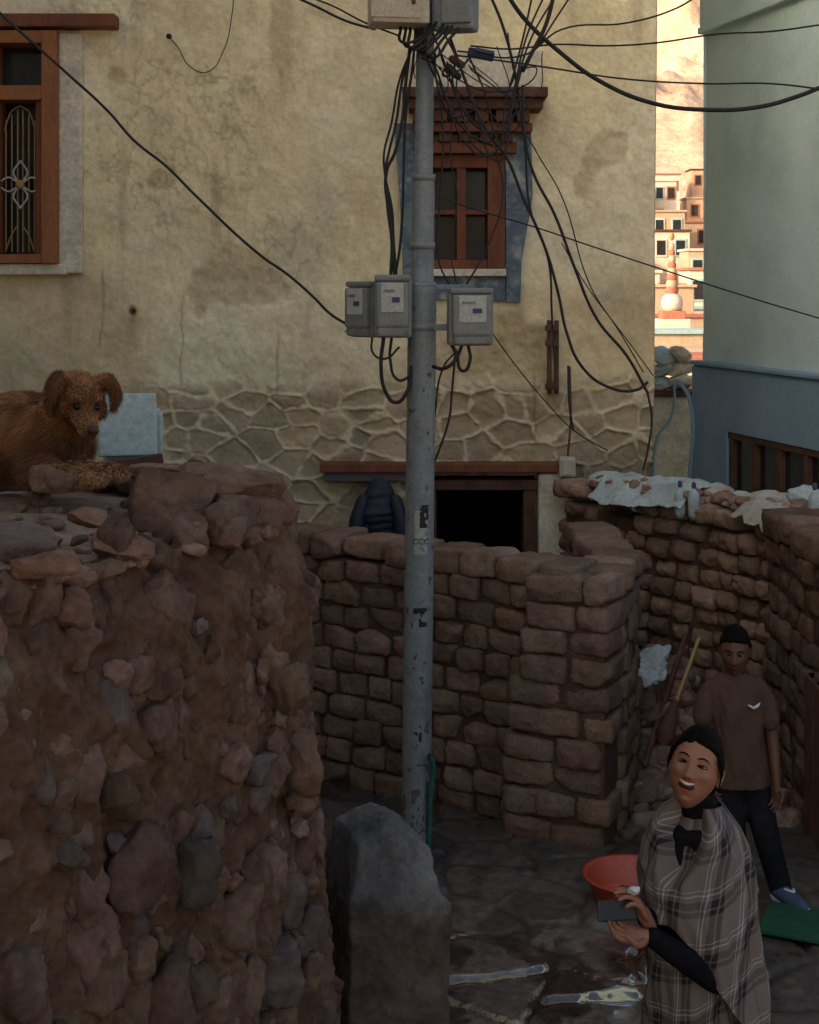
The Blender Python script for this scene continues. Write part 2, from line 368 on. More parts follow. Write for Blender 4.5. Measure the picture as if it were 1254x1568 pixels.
C=mixc(C,grey*one,.6*sm(.22,.55,fbm(P,1.6,6,5)+.5*sm(-2.6,-3.4,x)*sm(3.1,2.6,z)))
C=mixc(C,ochre*.82*one,patch*.55)
C=mixc(C,mixc(stone*one,stone*1.6*one,rng.uniform(0,1,len(S))[ID]),band*.9*sm(.0,.05,e))
C=mixc(C,mort*one,np.clip(ridge*1.1,0,1)*.9)
C=C*(1+.16*fbm(P,6,5,88)[:,None])
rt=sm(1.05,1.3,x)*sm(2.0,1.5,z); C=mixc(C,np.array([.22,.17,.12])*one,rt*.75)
C*=1-.85*hole[:,None]
stain=np.exp(-((x+2.12)/.03)**2)*sm(2.4,2.8,z)*sm(2.82,2.78,z); C*=1-.3*stain[:,None]
for cx,z0,z1 in ((-1.74,2.3,2.9),(-1.0,2.2,2.6),(.95,1.9,2.3),(-2.35,2.6,3.1)):
    cr_=np.exp(-((x-cx-.03*fbm(P,6,3,8))/.008)**2)*sm(z0-.1,z0,z)*sm(z1+.1,z1,z); C*=1-.4*cr_[:,None]
for cx,z1,ln_s in ((.0,3.1,.9),(.85,3.0,.7),(-2.62,3.12,.8),(-3.2,3.1,.6),(1.25,5.4,1.0)):   # rain streaks
    stk=np.exp(-((x-cx-.02*fbm(P,3,3,8))/(.05+.02*fbm(P,5,2,3)))**2)*sm(z1-ln_s,z1,z)*sm(z1+.06,z1,z); C*=1-.25*stk[:,None]
dirt=sm(.10,.0,np.abs(fbm(P,7,4,66)))*sm(.2,.5,fbm(P,.9,3,55)); C*=1-.30*dirt[:,None]
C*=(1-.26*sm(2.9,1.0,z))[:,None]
xx=np.where(x>1.6,1.6+(x-1.6)*(1-.035*(5.3-z)),x)
V=np.stack([xx,11+dy,z],1); F=grid_faces(len(xs),len(zs)); cx0=P[F].mean(1)
keep=np.ones(len(F),bool)
for a,b,c_,d_ in OP: keep&=~((cx0[:,0]>a)&(cx0[:,0]<b)&(cx0[:,2]>c_)&(cx0[:,2]<d_))
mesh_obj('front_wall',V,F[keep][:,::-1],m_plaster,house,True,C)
m_pl2=pmat('side_plaster',[(.45,.40,.27),(.56,.50,.36)],3,.95,.4,28,.01)
box('side_wall',(1.70,16.0,3.7),(.12,9.8,7.5),m_pl2,house,bev=0)
box('rear_wall',(-1.3,20.9,3.7),(6,.15,7.5),m_pl2,house,bev=0)
box('far_side_wall',(-4.35,16,3.7),(.12,9.8,7.5),m_pl2,house,bev=0)
box('flat_roof',(-1.3,16.05,7.55),(6.5,10.4,.2),m_pl2,house,bev=.02)
def fbx(name,u0,v0,u1,v1,y0,y1,mat,bev=.006,par=house):
    a=fa(u0,v0);b=fa(u1,v1)
    return box(name,((a[0]+b[0])/2,(y0+y1)/2,(a[2]+b[2])/2),(abs(b[0]-a[0]),y1-y0,abs(a[2]-b[2])),mat,par,bev=bev)
# left window
fbx('window_room_dark',-140,45,100,425,11.35,11.4,m_black)
fbx('window_surround_right',91,52,128,419,10.945,11.1,m_white,.02)
fbx('window_surround_sill',-140,404,106,421,10.90,11.1,m_white,.02)
fbx('window_lintel_board',-140,26,182,46,10.84,11.08,m_wood,.012)
fbx('frame_right',70,51,93,404,10.86,11.15,m_wood2)
fbx('frame_left',-125,51,-104,404,10.86,11.15,m_wood2)
fbx('frame_top',-104,51,70,70,10.865,11.14,m_wood2)
fbx('frame_bottom',-104,390,70,403.5,10.865,11.14,m_wood2)
fbx('frame_transom',-104,134,70,156,10.87,11.13,m_wood2)
fbx('frame_mullion',-14,70,-2,390,10.88,11.12,m_wood2)
fbx('sash_right',58,156,70,390,10.93,11.1,m_wood)
fbx('sash_left',-2,156,4,390,10.93,11.1,m_wood)
fbx('glass_lower',-104,70,70,390,11.13,11.14,m_glass,0)
def fpt(u,v,y): return fa(u,v,y)
gr=[]
for base in (31,-58):
    for du in (-22,-13,-4,4,13,22):
        gr.append(tube([fpt(base+du,165+abs(du)*.9,11.0),fpt(base+du,275,11.0),fpt(base+du,385,11.0)],.006,6,2))
    for s in (-1,1):
        gr.append(tube([fpt(base+s*4,345,10.99),fpt(base+s*14,362,10.99),fpt(base+s*22,385,10.99)],.006,6,4))
        gr.append(tube([fpt(base,162,10.99),fpt(base+s*14,172,10.99),fpt(base+s*24,200,10.99)],.006,6,4))
V,F=comb(gr); mesh_obj('window_grille',V,F,m_gold,house)
pt=[]
for k in range(4):
    a=k*math.pi/2; l=36
    for s in (-1,1):
        q=[(0,0),(.5,.30*s),(1,0)]
        pt.append(tube([fpt(33+l*(math.cos(a)*p-math.sin(a)*t),283+l*(math.sin(a)*p+math.cos(a)*t),10.965) for p,t in q],.008,6,6))
V,F=comb(pt); mesh_obj('window_grille_flower',V,F,m_label,house)
V,F=ell(fpt(33,283,10.95),(.035,.015,.035)); mesh_obj('window_grille_rosette',V,F,m_gold,house)
# middle window
fbx('room_dark',600,200,800,430,11.4,11.45,m_black)
fbx('m_frame_right',746,238,772,411,10.93,11.2,m_wood)
fbx('m_frame_left',640,238,662,411,10.93,11.2,m_wood)
fbx('m_frame_top',662,238,746,258,10.94,11.19,m_wood)
fbx('m_frame_bottom',662,398,746,411.5,10.94,11.19,m_wood)
fbx('m_mullion',699,258,713,398,10.95,11.18,m_wood)
fbx('m_bar_a',662,322,699,329,10.96,11.17,m_wood)
fbx('m_bar_b',713,322,746,329,10.96,11.17,m_wood)
fbx('m_glass',660,256,748,400,11.14,11.15,m_glass,0)
def prism(name,pts,y0,y1,mat,par=house):
    n=len(pts); V=[fa(u,v,y0) for u,v in pts]+[fa(u,v,y1) for u,v in pts]
    F=[tuple(range(n))[::-1],tuple(range(n,2*n))]+[(i,(i+1)%n,(i+1)%n+n,i+n) for i in range(n)]
    o=mesh_obj(name,V,F,mat,par,False); b=o.modifiers.new('b','BEVEL'); b.width=.006; b.segments=2; return o
prism('m_band_right',[(773,190),(812,190),(815,300),(798,400),(796,463),(774,463)],10.94,11.08,m_blueband)
prism('m_band_left',[(603,190),(639,190),(639,440),(618,440),(612,300)],10.94,11.08,m_blueband)
prism('m_band_sill',[(622,423),(773,423),(773,462),(630,458)],10.945,11.08,m_blueband)
fbx('m_sill_edge',636,412,773.5,423,10.88,11.05,m_white)
fbx('cornice_slab',616,143,832,158,10.62,11.05,m_wooddk,.01)
fbx('cornice_wash',628,80,828,142.5,10.86,11.05,m_white,.03)
fbx('cornice_beam',626,158.5,826,174,10.68,11.05,m_wooddk,.01)
for i in range(6): fbx('cornice_block_%d'%i,632+i*31,174.5,652+i*31,192,10.72,11.04,m_wooddk,.006)
fbx('cornice_beam_mid',634,192.5,812,206,10.78,11.04,m_wood,.008)
for i in range(5): fbx('cornice_block_low_%d'%i,640+i*31,206.5,658+i*31,220,10.82,11.03,m_wooddk,.006)
fbx('cornice_beam_low',640,220.5,790,237,10.86,11.03,m_wood,.008)
# door
fbx('door_lintel',492,706,852,720,10.84,11.1,m_wood,.01)
fbx('door_lintel_under',500,720.5,652,734,10.88,11.1,pmat('faded_blue_board',[(.06,.09,.14),(.18,.10,.07)],9,.8,.3,50,.004),.008)
fbx('door_frame_top',655,733,830,748,10.90,11.2,m_wooddk)
fbx('door_frame_right',800,748.5,818,1240,10.91,11.2,m_wooddk)
fbx('door_frame_left',655,748.5,668,1240,10.91,11.2,m_wooddk)
fbx('door_jamb_plaster',822,722,876,1240,10.87,11.1,m_white,.03)
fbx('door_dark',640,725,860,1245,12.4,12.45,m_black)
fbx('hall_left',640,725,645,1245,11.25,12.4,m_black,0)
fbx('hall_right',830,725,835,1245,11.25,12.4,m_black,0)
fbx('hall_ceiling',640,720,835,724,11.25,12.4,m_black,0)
fbx('door_steps',650,1150,830,1200,10.6,11.2,m_wooddk,.02)
jb=empty('junction_box')
fbx('case',852,695,876,724,10.76,10.86,m_label,.008,jb); fbx('lid',855,698,873,721,10.745,10.765,m_cream,.006,jb)
fbx('lower_case',858,726,874,742,10.77,10.86,m_metalbox,.006,jb)
cable('conduit',[fa(870,560,10.90),fa(871,640,10.88),fa(866,696,10.84)],.009,jb,m_wooddk)
br=empty('rusty_wall_bracket')
for i,u in enumerate((836,847)): fbx('rail_%d'%i,u,490,u+6,602,10.86,10.93,m_wooddk,.004,br)
for i,v in enumerate((497,520,585)): fbx('insulator_%d'%i,832,v,852,v+9,10.82,10.875,m_wooddk,.008,br)
lp=empty('wall_wire_loop')
cable('wire',[fa(262,60,10.9),fa(275,75,10.9),fa(292,103,10.9),fa(320,114,10.88),(fa(345,80,10.9)),fa(357,30,10.9),fa(362,-30,10.9)],.004,lp)
V,F=ell(fa(261,58,10.93),(.022,.03,.022)); mesh_obj('hook',V,F,m_cable,lp)

# ------------------------------------------------------------ right pale-blue house
bh=empty('pale_blue_house')
A=np.array([2.66,13.0]); B=np.array([3.75,8.6]); dv=(B-A)/np.linalg.norm(B-A); ln=np.linalg.norm(B-A); nv=np.array([dv[1],-dv[0]]); nv=nv if nv@(-A)>0 else -nv
def bhw(name,s0,s1,z0,z1,off,th,mat,bev=.01):
    c=A+dv*(s0+s1)/2+nv*(off-th/2)
    return box(name,(c[0],c[1],(z0+z1)/2),(s1-s0,th,z1-z0),mat,bh,rz=math.atan2(dv[1],dv[0]),bev=bev)
def bwall(name,s0,s1,z0,z1,off,mat):
    ss=np.arange(s0,s1+.01,.04); zz=np.arange(z0,z1+.01,.04); S_,Z_=np.meshgrid(ss,zz,indexing='ij'); s=S_.ravel(); z=Z_.ravel()
    q=np.stack([s,z,z*0],1); o=off+.03*fbm(q,1.2,4,12)+.006*fbm(q,7,3,12)
    edge=(z-3)*.045*np.clip(1-(s-s0)/1.0,0,1)
    V=np.stack([A[0]+dv[0]*(s+edge)+nv[0]*o, A[1]+dv[1]*(s)+nv[1]*o, z],1); return mesh_obj(name,V,grid_faces(len(ss),len(zz)),mat,bh)
bwall('upper_wall',0,4.5,2.3,8.5,0,m_bluewall)
def quadwall(name,p,q,z0,z1,mat): 
    return mesh_obj(name,[(p[0],p[1],z0),(q[0],q[1],z0),(q[0],q[1],z1),(p[0],p[1],z1)],[(0,1,2,3)],mat,bh,False)
quadwall('end_wall',A,A-nv*3,0,8.4,m_bluewall)
bhw('string_course',-.06,4.5,2.30,2.34,.11,.14,m_blue2,.012)
bhw('cornice',.02,4.5,5.28,5.34,.07,.1,m_bluewall,.012)
bhw('upper_parapet',.03,4.5,5.345,8.5,.05,.05,m_bluewall,.0)
bhw('lower_wall_left',-.08,.62,0,2.295,.08,.3,m_blue2,.015)
bhw('lower_wall_above',.621,4.5,1.76,2.294,.08,.3,m_blue2,.0)
bhw('lower_wall_below',.621,4.5,0,1.22,.08,.3,m_blue2,.0)
bhw('shop_dark',.55,4.5,1.1,1.85,-.26,.02,m_black,0)
bhw('shop_frame_top',.622,4.4,1.70,1.757,.07,.08,m_wooddk)
bhw('shop_frame_bottom',.622,4.4,1.223,1.27,.07,.08,m_wooddk)
for i in range(8): bhw('shop_post_%d'%i,.64+i*.42,.70+i*.42,1.272,1.698,.068,.076,m_wooddk)
bhw('shop_glass',.63,4.4,1.25,1.72,.02,.01,m_glass,0)
cable('blue_pipe',[tuple(A+dv*.05+nv*.16)+(0.1,),tuple(A+dv*.05+nv*.16)+(1.2,),tuple(A+dv*.05+nv*.16)+(2.0,),tuple(A-dv*.1+nv*.2)+(2.15,)],.02,bh,m_blue2)

# low annex in the gap
an=empty('whitewashed_shed')
box('wall',(2.60,14.6,.95),(.75,.3,1.9),m_white,an,bev=.03); box('cap',(2.60,14.6,1.93),(.85,.4,.06),m_wooddk,an,bev=.015)
for i in range(9): 
    V,F=rockV((.15,.14,.07),300+i,4,.25,.25,3,rotm(.1*i,.3*((i%3)-1),i)); V=V+np.array([2.38+(i%3)*.17,14.5,2.02+.11*(i//3)+.01*i]); mesh_obj('sack_%d'%i,V,F,(m_sack,m_tarp,m_white)[i%3],an)
box('yellow_can',(2.33,14.36,2.12),(.12,.10,.18),m_gold,an,bev=.02)
box('door',(2.36,14.42,1.1),(.14,.06,.9),m_wood,an)
cable('pipe',[(2.66,14.4,2.1),(2.62,14.38,1.7),(2.48,14.36,1.5),(2.44,14.36,.9)],.014,an,m_blue2)

# hillside village
m_lw=pmat('hazy_limewash',[(.55,.48,.38),(.68,.60,.49)],1,.9,.3,10,.02); m_tan=pmat('hazy_mud_wall',[(.42,.30,.20),(.52,.39,.27)],1,.9,.3,10,.02); m_redw=pmat('red_ochre_wall',[(.36,.13,.08),(.43,.17,.11)],1,.9,.3,10,.02)  # limewash and mud paled, distance haze put into their colour
m_bg=pmat('faded_turquoise',[(.28,.42,.42),(.36,.5,.5)],1,.9,.3,10,.02)
def hut(x,y,z,w,dp,h,mat,k):
    e=empty('hillside_house')
    box('walls',(x,y,z+h/2),(w,dp,h),mat,e,bev=.05); box('roof',(x,y,z+h+.08),(w+.25,dp+.25,.16),(m_tan,m_redw,m_wooddk,m_lw)[k%4],e,bev=.03)
    n=max(2,int(w/1.2)); fl=max(1,int((h-1.2)/2.0))
    for f in range(fl):
        for i in range(n):
            cx=x-w/2+w*(i+.5)/n; cz=z+h-1.1-f*2.1
            box('window_frame_%d_%d'%(f,i),(cx,y-dp/2-.02,cz),(.85,.1,1.25),(m_redw,m_lw,m_bg)[(i+f+k)%3],e,bev=.01)
            box('window_%d_%d'%(f,i),(cx,y-dp/2-.05,cz),(.60,.1,1.0),m_glass,e,bev=0)
hr=random.Random(5); kk_=0
for y_ in (84,98,114,133,155):
    for q in (.085,.125,.158,.178,.200,.225,.27):
        if q in (.085,.27) and hr.random()<.4: continue
        yy_=y_+hr.uniform(-4,4); x_=yy_*(q+hr.uniform(-.006,.006)); w_=hr.uniform(1.9,3.2); h_=hr.uniform(2.6,4.6); kk_+=1
        mm=hr.choice([m_lw,m_lw,m_tan,m_tan,m_bg if y_==98 else m_lw,m_redw if y_==114 else m_tan])
        hut(x_,yy_,float(np.interp(yy_,GY,GZ))-1.0,w_,3,h_+.8,mm,kk_)
for k,(x_,y_,w_,h_) in enumerate(((6.6,34,2.4,1.3),(8.6,44,2.6,1.6),(7.4,40,1.6,1.2),(10.6,58,3.4,1.8),(12.4,66,2.6,2.0),(11.2,62,1.8,3.0))):
    e=empty('mud_shed'); box('walls',(x_,y_,h_/2),(w_,2,h_),(m_lw,m_tan)[k%2],e,bev=.05); box('roof',(x_,y_,h_+.06),(w_+.2,2.2,.12),(m_redw,m_bg,m_tan)[k%3],e,bev=.02); box('door',(x_,y_-1.02,h_*.4),(.6,.06,h_*.7),m_wood,e,bev=.01)
# red-and-white chorten spire seen between the houses
cs=empty('chorten'); cx,cy=10.05,55.0
box('plinth',(cx,cy,.7),(1.6,1.6,1.4),m_lw,cs,bev=.04); box('step_a',(cx,cy,1.6),(1.2,1.2,.4),m_lw,cs,bev=.03); box('step_b',(cx,cy,1.95),(.9,.9,.3),m_redw,cs,bev=.03)
V,F=ell((cx,cy,2.4),(.42,.42,.42)); mesh_obj('dome',V,F,m_lw,cs)
for i in range(8): 
    V,F=tube([(cx,cy,2.85+i*.24),(cx,cy,2.98+i*.24)],[.26-.022*i,.23-.022*i],12,2); mesh_obj('ring_%d'%i,V,F,m_redw if i%2==0 else m_tan,cs)
V,F=ell((cx,cy,4.95),(.10,.10,.16)); mesh_obj('finial',V,F,m_gold,cs)

# tall unseen house, added on the left to keep sun off the lane
nh=empty('shade_house')
box('walls',(-8.6,2.5,5.2),(7.6,23,10.4),m_pl2,nh,bev=.05)
box('parapet',(-4.85,2.5,10.5),(.4,23,.4),m_wooddk,nh,bev=.03)
for i in range(6):
    for f in range(3):
        box('window_%d_%d'%(i,f),(-4.77,-7+i*3.6,2.2+f*3.1),(.12,1.1,1.5),m_glass,nh,bev=0); box('sill_%d_%d'%(i,f),(-4.73,-7+i*3.6,1.4+f*3.1),(.2,1.4,.1),m_wood,nh)

# ------------------------------------------------------------ foreground stone wall
sw=empty('rubble_stone_wall')
path=np.array([(-2.3,.4),(-1.85,1.2),(-1.45,2.0),(-.92,3.2),(-.44,4.2),(-.37,4.5),(-.46,4.85),(-.80,5.1),(-1.6,5.25),(-3.0,5.3)])
Dn=cr(path,60); seg=np.r_[0,np.cumsum(np.linalg.norm(np.diff(Dn,axis=0),axis=1))]; Ls=seg[-1]
def pth(s): return np.stack([np.interp(s,seg,Dn[:,0]),np.interp(s,seg,Dn[:,1])],-1)
def nrm(s):
    t=pth(np.asarray(s)+.02)-pth(np.asarray(s)-.02); t/=np.linalg.norm(t,axis=-1)[...,None]+1e-9
    return np.stack([t[...,1],-t[...,0]],-1)
ss=np.arange(.9,Ls-.02,.010); tt=np.arange(-.02,2.345,.011)
Sg,Tg=np.meshgrid(ss,tt,indexing='ij'); s=Sg.ravel(); t=Tg.ravel()
def topz(s): return 2.33-.05*sm(2.5,4.5,s)
def wallpt(s,t,off=0):
    z=t/2.33*topz(s); b=pth(s); n=nrm(s); o=.10*(2.33-z)/1.5+off-.05*sm(2.15,2.34,t)
    return np.concatenate([b+n*o[...,None],z[...,None]],-1)
P0=wallpt(s,t); off=.035*fbm(P0,3,4,4)+.050*fbm(P0*np.array([1,1,.55]),11,4,6)+.026*fbm(P0,30,4,9)
V=wallpt(s,t,off+.004); mesh_obj('mud_core',V,grid_faces(len(ss),len(tt))[:,::-1],m_mud,sw)
kk=np.linspace(0,1,60)**1.3; cen=np.array([-3.4,3.2])
Sg,Kg=np.meshgrid(ss[::2],kk,indexing='ij'); s=Sg.ravel(); k=Kg.ravel()
b=pth(s)+nrm(s)*(-.045+.0*k)[:,None]; q=b*(1-k[:,None])+cen*k[:,None]; z=topz(s)-.02+.07*sm(0,.25,k)
P=np.concatenate([q,z[:,None]],1); P[:,2]+=.022*fbm(P,5,4,3)+.008*fbm(P,22,3,3)
m_dirt=pmat('dry_dirt_top',[(.17,.108,.068),(.25,.165,.108),(.32,.22,.15)],8,.95,.8,60,.01)
mesh_obj('dirt_top',P,grid_faces(len(ss[::2]),60)[:,::-1],m_dirt,sw)
pile=Pile(); r=np.random.default_rng(3)
smin,smax=1.2,5.6
t_=.35
while t_<2.36:
    s_=smin+r.uniform(0,.1)
    while s_<smax:
        w_=r.choice([.034,.050,.068,.092],p=[.32,.32,.23,.13])*r.uniform(.85,1.15); h_=w_*r.uniform(.75,1.5)
        s_+=w_*.92
        tj=t_+r.uniform(-.045,.045)
        if r.uniform()<.93:
            s1=np.array([s_]); p=wallpt(s1,np.array([tj]))[0]; n=nrm(s1)[0]; N3=np.array([n[0],n[1],.08]); T3=np.array([-n[1],n[0],0]); U3=np.cross(N3,T3)
            a=r.uniform(-.7,.7); T4=T3*math.cos(a)+U3*math.sin(a); U4=-T3*math.sin(a)+U3*math.cos(a)
            R=np.stack([T4,N3,U4],1); sd_=int(r.integers(1e6))
            V,F=rockV((w_*1.02,w_*r.uniform(.65,1.0),h_),sd_,4,.42,.30,int(r.integers(7,13)),R)
            V=V+p-N3*r.uniform(-.004,.050); V+= (.016*fbm(V,13,3,1)+.012*fbm(V,38,4,1))[:,None]*N3
            g=tint(r,.70,1.30,.06)
            if r.uniform()<.22: g=g*np.array([.84,1.0,1.14])
            pile.add(V,F,g)
        s_+=w_*.92
    t_+=.095
pile.make('stones',m_rock,sw)
top=Pile()
def lay_rock(c,size,rot,seed,col,boxy=.45,ch=8,rough=.1):
    V,F=rockV(size,seed,5,boxy,rough,ch,rotm(*rot)); V=V+(.010*fbm(V,16,4,seed)+.004*fbm(V,45,3,seed))[:,None]*V/np.linalg.norm(V,axis=1)[:,None]; top.add(V+np.array(c),F,np.array(col)*1.35)
lay_rock((-.69,4.20,2.375),(.135,.12,.105),(.2,.25,.3),11,(.85,.80,.78),.6,6,.06)
lay_rock((-.50,4.42,2.385),(.145,.17,.062),(.1,.10,-.3),12,(1.15,1.1,1.05),.5,6)
lay_rock((-.60,4.50,2.42),(.13,.12,.035),(0,.1,.2),13,(1.3,1.25,1.2),.5,6)
lay_rock((-.93,3.42,2.395),(.115,.09,.045),(.1,-.05,.3),14,(.85,1.0,1.1),.4,9)
lay_rock((-1.06,4.26,2.43),(.075,.055,.042),(.1,.1,.2),15,(1.15,1.1,1.1),.5,6)
lay_rock((-.85,3.32,2.36),(.10,.055,.03),(.2,0,.4),16,(1.2,1.05,.95))
lay_rock((-1.0,3.1,2.33),(.08,.07,.05),(.2,.3,.4),17,(.95,.95,.95))
lay_rock((-.40,4.45,2.32),(.07,.09,.06),(.2,.3,.4),18,(.9,.85,.82))
lay_rock((-.63,4.0,2.33),(.06,.05,.03),(0,0,.4),19,(1.4,1.2,1.0))
lay_rock((-.80,4.5,2.42),(.10,.06,.03),(0,0,-.2),20,(1.2,1.2,1.2))
lay_rock((-.52,4.1,2.29),(.06,.07,.05),(.3,0,-.2),21,(.85,.85,.85))
lay_rock((-.74,3.72,2.33),(.09,.07,.035),(.1,.1,.6),22,(1.1,1.0,.95))
lay_rock((-.86,3.86,2.38),(.06,.05,.03),(0,.1,.2),23,(1.2,1.1,1.0))
for i in range(420):
    s_=r.uniform(1.5,4.9); kq=r.uniform(0,1)**2*.35; b=pth(np.array([s_]))[0]; q=b*(1-kq)+cen*kq; sz=r.uniform(.005,.034)*(1 if kq>.02 else 1.3)
    V,F=rockV((sz*1.3,sz,sz*.6),int(r.integers(1e6)),3,.4,.15,6,rotm(r.uniform(-.3,.3),r.uniform(-.3,.3),r.uniform(0,3)))
    top.add(V+np.array([q[0]-.03,q[1],float(topz(np.array(s_)))+.07*float(sm(0,.25,np.array(kq)))-.008]),F,tint(r,1.1,1.9))
top.make('loose_stones',m_rock,sw)

# ------------------------------------------------------------ adobe walls
def adobe_wall(name,pts,h,course,blen,thick,seed,colr=(.8,1.15),topcap=True,ragged=0,mat=m_adobe,bx=.80,rg=1.0,und=.03,core=.90):
    e=empty(name); r=np.random.default_rng(seed); pts=np.array(pts,float); pl=Pile()
    sg=np.r_[0,np.cumsum(np.linalg.norm(np.diff(pts,axis=0),axis=1))]; L=sg[-1]
    nc=int(round(h/course))
    for cidx in range(nc+(1 if topcap else 0)):
        z=(cidx+.5)*course; s=-r.uniform(0,blen)
        cap=cidx==nc
        while s<L:
            l=blen*r.uniform(.72,1.18)*(1.25 if cap else 1); m=min(max(s+l/2,0),L-.02)
            i=min(np.searchsorted(sg,m,side='right')-1,len(sg)-2); dd=pts[i+1]-pts[i]; dd/=np.linalg.norm(dd); p=pts[i]+dd*(m-sg[i]); n=np.array([dd[1],-dd[0]])
            if s+l>L+.05: l=L+.05-s; m=s+l/2; p=pts[i]+dd*(m-sg[i])
            if l>.06 and not (ragged and cidx>=nc-1 and r.uniform()<ragged):
                hz=course*r.uniform(.44,.53); V,F=ico(4); mm=V/np.max(np.abs(V),axis=1)[:,None]; b_=min(bx*r.uniform(.9,1.08),.9)
                Q=V*(1-b_)*1.1+mm*b_; Q=Q/np.max(np.abs(Q)); sd_=r.uniform(0,90)
                for _ in range(3):
                    nn=r.normal(size=3); nn/=np.linalg.norm(nn); k=Q@nn; Q=Q-np.outer(np.maximum(k-r.uniform(1.0,1.4),0)*.9,nn)
                Q=Q*np.array([l*.50,thick*.53 if not cap else thick*.6,hz*(1.05 if cap else 1)])
                U_=V*np.array([.5,1.0,.6])
                Q+= (fbm(Q,8,3,sd_)*.020*rg+fbm(Q,26,4,sd_+5)*.012*rg)[:,None]*U_
                a=math.atan2(dd[1],dd[0])+r.uniform(-.08,.08); R=rotm(r.uniform(-.06,.06),r.uniform(-.07,.07),a); Q=Q@R.T
                o=r.uniform(-.018,.026)
                pl.add(Q+np.array([p[0]+n[0]*o,p[1]+n[1]*o,z+r.uniform(-.006,.006)+(fbm(np.array([[m,cidx*.12,0]]),1.2,2,seed)[0]*und)]),F,tint(r,colr[0],colr[1],.05)*(1.2 if cap else 1))
            s+=l+.006
    pl.make('bricks',mat,e)
    for i in range(len(pts)-1):
        a,b=pts[i],pts[i+1]; c=(a+b)/2; box('mortar_core_%d'%i,(c[0],c[1],h/2-.02),(np.linalg.norm(b-a)+.02,thick*core-.01*i,h-.02-.005*i),m_adobemud,e,rz=math.atan2(b[1]-a[1],b[0]-a[0]),bev=.02)
    return e
adobe_wall('adobe_brick_wall',[(-2.2,9.6),(-.78,9.05),(.30,8.35),(.95,7.86)],1.40,.137,.225,.30,5,(.75,1.2),core=.84)
adobe_wall('adobe_pier',[(.70,7.90),(1.08,7.74)],1.38,.146,.28,.34,15,(.8,1.15),core=.86)
adobe_wall('adobe_return_wall',[(1.08,7.95),(1.22,8.5),(1.15,9.4)],1.34,.145,.24,.26,19,(.8,1.1))
adobe_wall('rough_boundary_wall',[(1.28,10.7),(1.55,10.2),(2.15,9.5),(2.45,8.9)],1.42,.128,.19,.34,8,(.9,1.6),True,.3,bx=.60,rg=1.7,und=.06,core=.80)
adobe_wall('adobe_side_wall',[(2.36,8.75),(2.34,7.9),(2.62,6.6)],1.52,.15,.25,.34,9,(.55,.9),True,.0)
ol=empty('old_door_leaf'); box('leaf',(2.20,7.55,.45),(.05,.6,.9),m_black,ol,bev=.01)
for i in range(3): box('plank_%d'%i,(2.165,7.35+i*.2,.45),(.03,.17,.88),m_wooddk,ol,bev=.006)

# tarp and sacks along the boundary wall
r=np.random.default_rng(21)
def drape(name,p0,p1,z0,wid,mat,seed,par=None):
    p0=np.array(p0);p1=np.array(p1); dd=(p1-p0)/np.linalg.norm(p1-p0); n=np.array([dd[1],-dd[0]]); n=n if n@p0<0 else -n
    L=np.linalg.norm(p1-p0); a=np.linspace(0,1,90); b=np.linspace(-1,1,60); A_,B_=np.meshgrid(a,b,indexing='ij'); a=A_.ravel(); b=B_.ravel()
    bb=b*wid*.5*(1+.25*fbm(np.stack([a*4,0*a,0*a+seed],1),1,3)); q=np.stack([a*L*3,bb*3,0*a],1)
    z=z0-.5*np.maximum(np.abs(bb)-.14,0)**1.0*1.6+.045*fbm(q,1.3,4,seed)+.03*fbm(q,3.5,3,seed+3)
    V=np.stack([p0[0]+dd[0]*a*L+n[0]*bb,p0[1]+dd[1]*a*L+n[1]*bb,z],1); o=mesh_obj(name,V,grid_faces(90,60),mat,par); s=o.modifiers.new('t','SOLIDIFY'); s.thickness=.006; return o
drape('draped_tarp',(1.50,10.30),(2.02,9.68),1.66,.62,m_tarp,4)
drape('draped_sackcloth',(2.28,9.28),(2.48,8.75),1.62,.52,m_sack,9)
sk_=empty('sandbag_row')
for i in range(13):
    f=i/12; x_=1.42+f*1.1+r.uniform(-.03,.03); y_=10.35-f*1.35+r.uniform(0,.2); V,F=rockV((.16,.12,.05+.03*r.uniform()),500+i,4,.25,.22,3,rotm(r.uniform(-.2,.2),r.uniform(-.3,.3),r.uniform(-1,1)))
    V=V+.008*fbm(V,25,3,i)[:,None]
    mesh_obj('sack_%d'%i,V+np.array([x_,y_,1.58+r.uniform(-.03,.07)]),F,m_sack if i%4 else m_tarp,sk_)
deb=Pile()
for i in range(130):
    f=r.uniform(0,1); x_=1.35+f*1.15+r.uniform(-.1,.1); y_=10.4-f*1.45+r.uniform(-.12,.12); sz=r.uniform(.02,.060)
    V,F=rockV((sz*1.3,sz,sz*.7),int(r.integers(1e6)),3,.3,.2,6,rotm(r.uniform(-.5,.5),r.uniform(-.5,.5),r.uniform(0,3))); deb.add(V+np.array([x_,y_,1.56+r.uniform(0,.07)]),F,tint(r,1.3,2.6))
deb.make('wall_top_debris',m_rock)
for k,(x_,y_) in enumerate(((1.80,9.56),(1.88,9.50),(2.46,8.72))):
    bt=empty('plastic_bottle'); zb=1.50 if k<2 else 1.60
    V,F=tube([(x_,y_,zb),(x_,y_,zb+.12),(x_,y_,zb+.16)],[.038,.038,.014],12,3); mesh_obj('body',V,F,m_tarp,bt)
    V,F=tube([(x_,y_,zb+.18),(x_,y_,zb+.20)],[.015,.015],10,2); mesh_obj('cap',V,F,m_shoe,bt)
heap=Pile()
